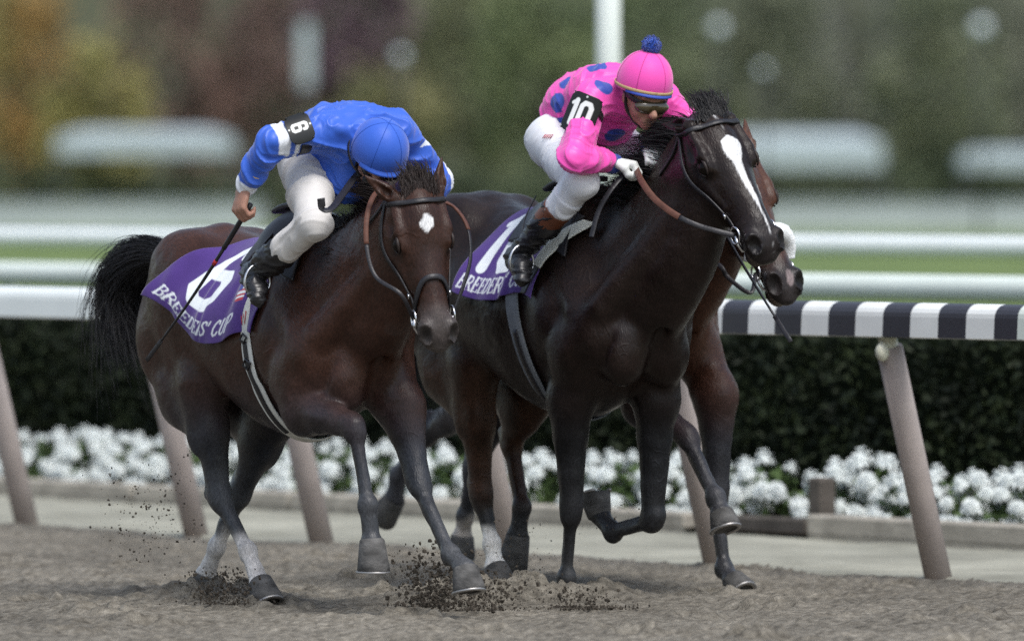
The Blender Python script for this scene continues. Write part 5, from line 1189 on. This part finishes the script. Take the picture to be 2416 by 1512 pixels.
        cap = sub(self.part('cap', (np.array(V), Fq), spec['capmat']))
        vis = []
        for j, (rr, dn) in enumerate(((.97, -.026), (1.07, -.036), (1.11, -.042), (1.06, -.044), (.96, -.036))):
            for a in np.linspace(-1.15, 1.15, 21): k = 1 + (rr - 1) * max(0, math.cos(a * 1.25)); vis.append(cc + cu * (dn + .004) + (cf * math.cos(a) * 1.07 + cl * math.sin(a) * .97) * Rr * k)
        self.part('peak', (np.array(vis), [(j * 21 + i, j * 21 + i + 1, (j + 1) * 21 + i + 1, (j + 1) * 21 + i) for j in range(4) for i in range(20)]), spec['peakmat'], cap)
        for k in range(spec.get('nseam', 6)):
            a = math.pi * k / 3 + .3; self.part('seam', tube([cc + cu * (math.sin(e) * Rr * 1.08) + (cf * math.cos(a) * 1.07 + cl * math.sin(a) * .97) * (math.cos(e) * Rr) for e in np.linspace(-.25, math.pi / 2, 14)], .0016, 5), spec['seam'], cap)
        if spec.get('pom'): self.part('button', sphere(cc + cu * (Rr * 1.08), (.011, .011, .011), 10, 6), spec['capmat'], cap)
        if spec.get('capband'):
            T = [cc - cu * .022 + (cf * math.cos(a) * 1.07 + cl * math.sin(a) * .97) * (Rr * .985 + .004) for a in np.linspace(0, 2 * np.pi, 41)]; N_ = [cf * math.cos(a) + cl * math.sin(a) for a in np.linspace(0, 2 * np.pi, 41)]
            self.part('cap_band', strap(T, N_, .012, .004), spec['capband'], cap)
        if spec.get('pom'):
            V, Fq = sphere(cc + cu * (Rr * 1.08 + .022), .035, 24, 16); V = V + .006 * (noise3(V, 160, 3)[:, None] - .5); self.part('pompom', (V, Fq), M_POM, cap)
            rng = np.random.default_rng(3); d = rng.normal(size=(700, 3)); d /= np.linalg.norm(d, axis=1)[:, None]; c0 = cc + cu * (Rr * 1.08 + .022)
            Pp = np.stack([c0 + d * .030, c0 + d * .040 + rng.normal(0, .002, (700, 3))], 1); V, Fq = strands(Pp, np.full((700, 2), .0013)); mesh_obj('pompom_yarn', self.fr.w(V), Fq, M_POM, cap)
        # ---- goggles and chin strap
        g0 = hc + hf * .082 - hu * .020
        V, Fq = sphere(g0, (.034, .076, .033), 20, 12, R); gg = sub(self.part('goggles', (V, Fq), spec.get('lens', M_LENS)))
        T = [hc + hf * (math.cos(a) * .106) + hl * (math.sin(a) * .088) - hu * (.006 - .02 * (1 - math.cos(a)) / 2) for a in np.linspace(.55, 2 * np.pi - .55, 40)]
        N_ = [hf * math.cos(a) + hl * math.sin(a) for a in np.linspace(.55, 2 * np.pi - .55, 40)]; self.part('goggle_strap', strap(T, N_, .022, .004), M_LEATHER, gg)
        self.part('chin_strap', strap(spline([hc + hl * .088 + hu * .03, hc + hl * .074 - hu * .06 + hf * .02, hc - hu * .124 + hf * .055, hc - hl * .074 - hu * .06 + hf * .02, hc - hl * .088 + hu * .03], 40), hf, .013, .004), M_LEATHER)
        # cuffs and gloves
        for s in 'RL':
            el, wr = J['el' + s], J['wr' + s]
            for nm, a, b_, r_, m in spec['cuffs']:
                P = np.array([lerp(el, wr, t) for t in np.linspace(a, b_, 4)]); self.part(nm, tube(P, r_, 24), m)
            if spec.get('glove'):
                d, n, curl = spec['hand' + s]; F = Field(J['wr' + s] - .17, J['wr' + s] + .17, .0042); hand(F, J['wr' + s], d, n, curl, .98, .0035, -1 if s == 'R' else 1); self.emit('glove', F, M_GLOVE, 1)
        return o
    def badge(self, digits, c, out, up, w=.118, h=.145, flip=False):
        """number board on the upper arm: a curved black plate with printed figures"""
        out = unit(out); up = unit(up - out * (up @ out)); sd = np.cross(up, out); n, m = 64, 76
        X, Y = np.meshgrid(np.linspace(-w / 2, w / 2, n), np.linspace(-h / 2, h / 2, m), indexing='ij')
        rad = .03; ax, ay = np.abs(X) - (w / 2 - rad), np.abs(Y) - (h / 2 - rad); corner = np.hypot(np.maximum(ax, 0), np.maximum(ay, 0)); k = np.where(corner > rad, rad / np.maximum(corner, 1e-6), 1.0)
        X2 = np.where(corner > rad, np.sign(X) * ((w / 2 - rad) + np.maximum(ax, 0) * k), X); Y2 = np.where(corner > rad, np.sign(Y) * ((h / 2 - rad) + np.maximum(ay, 0) * k), Y)
        Z = -X2 ** 2 / .24; P = c + sd * X2[..., None] + up * Y2[..., None] + out * Z[..., None]
        wd = {'6': [(SIXB, 0, .66)], '10': [(ONE, -.10, 1), (ZERO, .26, .86)]}[digits]; hh = h * .66; tot = .62 * hh if digits == '6' else .80 * hh
        U, Vv = X2.ravel() + tot / 2, Y2.ravel() + hh / 2
        mk = np.zeros(U.shape)
        for g, dx, ws in wd: mk = np.maximum(mk, seg_mask(U, Vv, place(g, dx * hh, 0, hh, ws if digits != '6' else 1.0)))
        ok = ((np.hypot(X2, Y2 - h * .44) < .004) | (np.hypot(X2, Y2 + h * .44) < .004)).ravel(); mk = np.where(ok, .8, mk)
        col = A(.012, .013, .013) * (1 - mk[:, None]) + A(.80, .82, .80) * mk[:, None]
        o = mesh_obj('number_board', self.fr.w(P.reshape(-1, 3)), gridfaces(n, m), M_BADGE, self.o, cols=col); md = o.modifiers.new('thickness', 'SOLIDIFY'); md.thickness = .006; md.offset = -1
        return sub(o)

# ---- the rider in pink on horse ten
q = f10.q
J10 = dict(pelvis=q(1338, 318, 0), waist=q(1372, 248, 0), chest=q(1432, 228, 0), neck=q(1478, 236, 0), head=q(1522, 222, -.01),
  shR=q(1398, 232, -.165), elR=q(1350, 374, -.35), wrR=q(1446, 386, -.12), hipR=q(1305, 336, -.13), knR=q(1372, 430, -.25), anR=q(1228, 596, -.33))
J10['toR'] = J10['anR'] + A(.095, -.05, -.105)
for k in ('sh', 'el', 'hip', 'kn', 'an', 'to'): J10[k + 'L'] = J10[k + 'R'] * A(1, -1, 1)
J10['wrL'] = J10['wrR'] * A(1, -.35, 1) + A(.03, 0, .06)
J10['_hup'] = A(.42, -.02, .90); J10['_hfwd'] = A(.90, -.14, -.42); J10['_cup'] = A(.26, .05, .96); J10['_cfwd'] = A(.95, -.12, -.26); J10['_capc'] = q(1521, 192, -.01); J10['_saddle'] = A(-.55, 0, 1.62)
for a, b in (('shR', 'elR'), ('elR', 'wrR'), ('hipR', 'knR'), ('knR', 'anR'), ('anR', 'toR'), ('pelvis', 'neck')): print('J10', a, b, round(float(np.linalg.norm(J10[a] - J10[b])), 3), J10[a].round(2), J10[b].round(2))
PINK, DOT = A(.78, .075, .40), A(.030, .062, .33)
rd = np.random.default_rng(12)
DOTPX = [(1408, 160), (1425, 202), (1341, 192), (1316, 243), (1449, 318), (1437, 348), (1522, 296), (1326, 300), (1580, 310)]
def silk10(V, N):
    c = np.repeat(PINK[None], len(V), 0); C = J10
    el = np.minimum(np.linalg.norm(V - C['elR'], axis=1), np.linalg.norm(V - C['elL'], axis=1))
    O = np.array([f10.q(x, y, -.55) for x, y in DOTPX]); D = np.array([f10.q(x, y, .4) for x, y in DOTPX]) - O; hit, ok = JK10.silkF.cast(O, D, 2.2)
    hit = [h for h, k in zip(hit, ok) if k]
    for p in hit + [d * A(1, -1, 1) for d in hit if d[1] < -.10]:
        pl = p + unit(N[np.argmin(((V - p) ** 2).sum(1))]) * 0; nn = V[np.argmin(((V - p) ** 2).sum(1))]
        nr = unit(N[np.linalg.norm(V - nn, axis=1) < .03].mean(0)); dv = V - nn; h_ = dv @ nr; m = sstep(.0425, .039, np.linalg.norm(dv - h_[:, None] * nr, axis=1)) * (np.abs(h_) < .06) * ((N @ nr) > 0); c = lerp(c, DOT, m[:, None])
    cuff = lambda s: sstep(.86, .875, ((V - C['el' + s]) @ (C['wr' + s] - C['el' + s])) / ((C['wr' + s] - C['el' + s]) @ (C['wr' + s] - C['el' + s]))) * (np.linalg.norm(V - C['wr' + s], axis=1) < .08)
    for s in 'RL': c = lerp(c, DOT, cuff(s)[:, None])
    return c
M_PINKCAP = mat('pink_cap', PINK, rough=.55, spec=.25, sheen=.3, bump=.05, bscale=90)
curlF = (1.0, 1.35, 1.0)
JK10 = Jockey(H10, J10, 'jockey in pink silks with blue dots riding the near-black horse')
JK10.build(dict(silk=silk10, breech=M_BREECH, boottop=True, capmat=M_PINKCAP, seam=mat('pink_seam', PINK * .6, rough=.7), peakmat=M_BLUEPLAIN, capband=M_BAND, pom=True, glove=True, wr=.009,
  handR=(A(.55, .72, -.05), A(.1, .1, -1), curlF), handL=(A(.8, -.35, -.2), A(.1, .1, -1), curlF), cuffs=[]))
bd = JK10.badge('10', lerp(J10['shR'], J10['elR'], .30) + unit(A(.66, -.74, .10)) * .086, A(.66, -.74, .10), J10['shR'] - J10['elR'] + A(.06, .06, 0), w=.135, h=.165)
def armstrap(JK, J, t, out, r, w, bd):
    c = lerp(J['shR'], J['elR'], t); ax = unit(J['elR'] - J['shR']); o = unit(out - ax * (out @ ax)); sd = np.cross(ax, o)
    P = np.array([c + (o * math.cos(a) + sd * math.sin(a)) * r for a in np.linspace(.95, 2 * np.pi - .95, 26)]); JK.part('arm_strap', strap(P, P - c, w, .004), M_LEATHER, bd)
armstrap(JK10, J10, .30, A(.66, -.74, .10), .066, .03, bd)
# small flag printed on the hip of the breeches
fo = f10.q(1292, 322, -.6); fd = f10.q(1292, 322, .4) - fo
Fh = Field(J10['hipR'] - .2, J10['hipR'] + .2, .008); Fh.cone(J10['hipR'], J10['knR'], .10, .07, .03); fp, _ = Fh.cast(fo, fd, 1.2, .006); fn = Fh.grad(fp); fu = unit(EZ - fn * fn[2]); fs = np.cross(fu, fn)
for k in range(5): JK10.part('flag_stripe', strap(np.array([fp + fs * (-.022 + .011 * k) - fu * .011, fp + fs * (-.020 + .011 * k) + fu * .011]), fn, .0035, .002), M_RED)

# ---- the rider in blue on horse six
q = f6.q
J6 = dict(pelvis=q(788, 356, 0), waist=q(794, 324, 0), chest=q(838, 326, 0), neck=q(868, 340, 0), head=q(896, 372, 0),
  shR=q(776, 312, -.155), elR=q(640, 338, -.40), wrR=q(578, 440, -.44), hipR=q(722, 392, -.13), knR=q(742, 528, -.26), anR=q(606, 642, -.33))
J6['toR'] = J6['anR'] + A(.095, -.05, -.105)
for k in ('sh', 'hip', 'kn', 'an', 'to'): J6[k + 'L'] = J6[k + 'R'] * A(1, -1, 1)
J6['elL'] = q(1036, 424, .36); J6['wrL'] = J6['elL'] + A(.16, -.20, -.06)
J6['_hup'] = A(.95, -.02, .20); J6['_hfwd'] = A(.20, 0, -.96); J6['_cup'] = A(.60, -.02, .80); J6['_cfwd'] = A(.80, 0, -.60); J6['_capc'] = q(896, 352, 0); J6['_saddle'] = A(-.42, 0, 1.48)
for a, b in (('shR', 'elR'), ('elR', 'wrR'), ('hipR', 'knR'), ('knR', 'anR'), ('anR', 'toR'), ('pelvis', 'neck'), ('shL', 'elL')): print('J6', a, b, round(float(np.linalg.norm(J6[a] - J6[b])), 3), J6[a].round(2), J6[b].round(2))
BLUE, BWHITE = A(.028, .105, .52), A(.72, .75, .80)
def silk6(V, N):
    c = np.repeat(BLUE[None], len(V), 0)
    for s in 'RL':
        a, b = J6['sh' + s], J6['el' + s]; t = ((V - a) @ (b - a)) / ((b - a) @ (b - a)); lat = np.abs(V[:, 1]) > .19
        stripe = ((sstep(.30, .315, t) * sstep(.60, .585, t) + sstep(.72, .735, t)) * lat) if s == 'L' else (sstep(.60, .615, t) * sstep(.69, .675, t) + sstep(.76, .775, t) * sstep(.98, .965, t)) * lat; c = lerp(c, BWHITE, np.clip(stripe, 0, 1)[:, None])
        a, b = J6['el' + s], J6['wr' + s]; t2 = ((V - a) @ (b - a)) / ((b - a) @ (b - a)); near = (np.linalg.norm(V - b, axis=1) < .16) & lat
        c = lerp(c, BWHITE, (sstep(.86, .88, t2) * near)[:, None])
        fore = (t2 > .06) & (np.linalg.norm(V - lerp(a, b, .5), axis=1) < .16) & lat & (t2 < .86); c = np.where(fore[:, None], BLUE, c)
    return c
M_BLUECAP = mat('blue_cap', BLUE, rough=.5, spec=.3, sheen=.25, bump=.08, bscale=60)
HD6 = unit(A(.05, -.30, -.92)); HS6 = unit(A(-.80, -.10, -.30)); HS6 = unit(HS6 - HD6 * (HS6 @ HD6)); M_LENSD = mat('dark_goggle_lens', (.01, .01, .012), rough=.3, spec=.4)
JK6 = Jockey(H6, J6, 'jockey in blue silks with head down, whip in hand, riding the number 6 horse')
JK6.build(dict(silk=silk6, breech=M_BREECHD, hg=1.12, capmat=M_BLUECAP, seam=mat('blue_seam', BLUE * .75, rough=.7), peakmat=M_BLUECAP, lens=M_LENSD, nseam=6, bootstart=.58, belly=.15, wr=.011, loose=.006,
  handR=(HD6, np.cross(HD6, HS6), (1.0, 1.25, .9)), handL=(A(.9, -.4, -.1), A(.1, .1, -1), curlF),
  cuffs=[('elastic_band', .64, .71, .0475, M_BAND)]))
bd = JK6.badge('6', lerp(J6['shR'], J6['elR'], .52) + unit(A(.76, -.40, .48)) * .086, A(.78, -.46, .42), unit(J6['elR'] - J6['shR']) * -1.0, w=.128, h=.098)
armstrap(JK6, J6, .50, A(.80, -.42, .42), .063, .045, bd)

ba = unit(A(.97, -.02, .14)); bu = unit(EZ - ba * ba[2]); bl = np.cross(ba, bu); bc = J6['_capc'] - ba * .040; an_ = np.linspace(0, 2 * np.pi, 41)
JK6.part('goggle_band', strap([bc + (bu * math.cos(a) * 1.03 + bl * math.sin(a)) * .1175 for a in an_], [bu * math.cos(a) + bl * math.sin(a) for a in an_], .012, .004), M_LEATHER)

# ------------------------------------------------------------------ saddles, reins, whips
def saddle(H, wc, front, rear, drop):
    o = saddle_cloth(H, front, rear, drop, drop * .8, None, wc, lift=.026, name='saddle', material=M_LEATHER, base=A(.01, .01, .01), slant_f=-.10, slant_r=-.02, wave=.15, step=.008, thick=.012)
    top = lambda u: H.F.cast(A(u, 0, wc + .6), A(0, 0, -1), .6, .03)[0]
    V = [top(u) + A(0, 0, h) for u, h in ((front + .02, .025), (front - .05, .012), (front - .14, .004), (rear + .12, .006), (rear + .06, .014))]
    P = spline(V, 14); mesh_obj('saddle_seat', *H.wt(strap(P, EZ, np.interp(np.linspace(0, 1, 14), [0, .3, .7, 1], [.06, .10, .16, .16]), .022)), M_LEATHER, o)
saddle(H6, 1.15, -.30, -.66, .34); saddle(H10, 1.22, -.34, -.70, .36)
for sd_ in (-1, 1): saddle_cloth(H10, -.195, -.255, .46, .46, None, 1.22, lift=.026, name='white_pad_strip', base=A(.70, .72, .66), d0=.18, slant_f=.17, slant_r=.17, wave=.2, step=.006, sides=(sd_,))
for sd_ in (-1, 1): saddle_cloth(H10, -.26, -.30, .58, .58, None, 1.22, lift=.024, name='saddle_flap_edge', material=M_LEATHER, base=A(.01, .01, .01), d0=.16, slant_f=.16, slant_r=.16, wave=.2, step=.006, sides=(sd_,))
def rein(H, pts, name='rein', split=.55, w=.016, parent=None, n=60, nrm=None):
    P = spline(pts, n); k = int(n * split); N_ = nrm if nrm is not None else EY
    r = sub(mesh_obj(name, *H.wt(strap(P[:k + 1], N_, w, .006)), M_LEATHER, parent or H.obj))
    if split < 1: mesh_obj('rubber_grip', *H.wt(strap(P[k:], N_, w * 1.25, .008)), M_BROWNREIN, r)
    return r
q = f6.q; hR = J6['wrL'] + A(.05, -.05, .0)
rein(H6, [bits6[-1], q(945, 694, -.12), q(886, 652, -.17), q(865, 580, -.18), q(868, 500, -.15), q(893, 452, -.06), hR + A(.0, -.05, 0)], split=.5, nrm=A(.8, -.5, .2))
rein(H6, [bits6[1], q(1092, 678, .15), q(1110, 610, .20), q(1106, 545, .22), q(1082, 500, .22), q(1050, 478, .20), hR], split=.5, nrm=A(.8, .3, .2))
rein(H6, [q(900, 388, -.02), q(868, 388, -.05), q(838, 418, -.08), q(806, 462, -.20), q(782, 492, -.30), q(762, 494, -.34), q(757, 468, -.35)], name='rein_end', split=1.0, w=.030, nrm=A(.5, -.3, .8))
q = f10.q; h10 = J10['wrR'] + A(.06, .07, -.02)
rein(H10, [bits10[-1], q(1690, 545, -.02), q(1640, 530, -.10), q(1590, 505, -.15), q(1545, 470, -.17), q(1515, 430, -.16), h10], split=.45, w=.021, nrm=A(.5, -.8, .3))
rein(H10, [bits10[1], bits10[1] + A(-.15, .1, -.05), bits10[1] + A(-.40, .10, .10), J10['wrL'] + A(.05, .02, -.02)], split=.45, w=.021)
rein(H10, [h10 + A(-.02, -.03, -.01), q(1440, 450, -.16), q(1412, 500, -.20), q(1395, 560, -.235)], name='rein_end', split=1.0, w=.022, nrm=A(.5, -.8, .3))
q = f3.q; b3 = bits3[-1]
rein(H3, [b3, q(1770, 690, -.12), q(1718, 655, -.16), q(1680, 612, -.18), A(-.05, -.14, 1.55)], split=.7, w=.018, nrm=A(.5, -.8, .3))
def whip(name, fr, a, b, label, red=True):
    a, b = np.asarray(a), np.asarray(b); d = unit(b - a); e = empty(name, tuple(fr.w(a)), fr.rz); tag(e, label, 'whip', 'riding whips')
    L = np.linalg.norm(b - a); sag = lambda t: a + (b - a) * t + A(0, 0, -.02) * math.sin(t * math.pi)
    mesh_obj('shaft', fr.w(tube([sag(t) for t in np.linspace(.22, .86, 12)], np.linspace(.0075, .0045, 12), 8)[0]), tube([sag(t) for t in np.linspace(.22, .86, 12)], .006, 8)[1], M_LEATHER, e)
    V, F = tube([sag(t) for t in np.linspace(-.04, .225, 8)], .0105, 10); mesh_obj('grip', fr.w(V), F, M_LEATHER, e)
    V, F = strap(np.array([sag(t) for t in np.linspace(.85, 1, 6)]), A(.6, -.7, .2), .018, .005); mesh_obj('flap', fr.w(V), F, M_LEATHER, e)
    if red:
        V, F = tube([sag(t) for t in (.30, .325)], .0088, 10); mesh_obj('red_band', fr.w(V), F, M_RED, e)
hw = J6['wrR'] + HD6 * .080 * 1.12 + unit(np.cross(HD6, HS6)) * .034
whip('riding_whip', f6, hw, f6.q(346, 850, -.52), 'thin black riding whip trailing from the hand of the jockey in blue')
whip('riding_whip', f10, f10.q(1612, 372, .24), f10.q(1866, 806, .22), 'dark whip slanting down past the muzzles of the two leading horses', False)

# ------------------------------------------------------------------ dirt thrown up by the hooves
rng = np.random.default_rng(99)
def clods(boxes):
    Vs = []; base, bf = sphere((0, 0, 0), 1.0, 5, 3)
    for (x0, y0, x1, y1, Ya, Yb, n, smin, smax, bias) in boxes:
        t = rng.uniform(0, 1, n) ** bias; x = rng.normal((x0 + x1) / 2, (x1 - x0) / 4.2, n); y = y1 + (y0 - y1) * t * rng.uniform(.6, 1.0, n); Yd = rng.uniform(Ya, Yb, n)
        c = np.stack([(x - CXP) * Yd / FPX, Yd, np.maximum(HC - (y - HZ) * Yd / FPX, .005)], 1); r = .82 * smin * (smax / smin) ** (rng.uniform(size=n) ** 2.4)
        v = base[None] * (r[:, None] * rng.uniform(.6, 1.3, (n, 3)))[:, None] * (1 + .35 * rng.normal(size=(n, len(base), 1))); Vs.append((v + c[:, None]).reshape(-1, 3))
    V = np.vstack(Vs); nb = len(base); return V, [tuple(i + k * nb for i in f) for k in range(len(V) // nb) for f in bf]
for name, lab, bx in (('flying_dirt', 'dirt clods sprayed up behind the hind hooves of horse six', [(230, 1060, 480, 1330, 33.4, 34.6, 420, .0015, .008, 1.0), (430, 1330, 630, 1425, 33.5, 34.2, 1500, .002, .010, 2.2)]),
                      ('flying_dirt', 'burst of dark dirt by the leading hoof of horse six', [(930, 1270, 1110, 1430, 33.0, 33.9, 1300, .002, .013, 1.5), (1000, 1330, 1250, 1440, 33.0, 34.0, 1500, .002, .010, 2.2)]),
                      ('flying_dirt', 'dirt heaped and thrown up at the planted foreleg of horse ten', [(1260, 1380, 1470, 1455, 33.5, 34.1, 1500, .002, .010, 2.1), (1130, 1200, 1330, 1400, 33.8, 35, 260, .0015, .006, 1.2), (1360, 1080, 1520, 1260, 34, 35, 60, .002, .006, 1)])):
    V, F = clods(bx)
    tag(mesh_obj(name, V, F, M_CLOD, smooth=False), lab, 'dirt', 'thrown dirt', 'stuff')
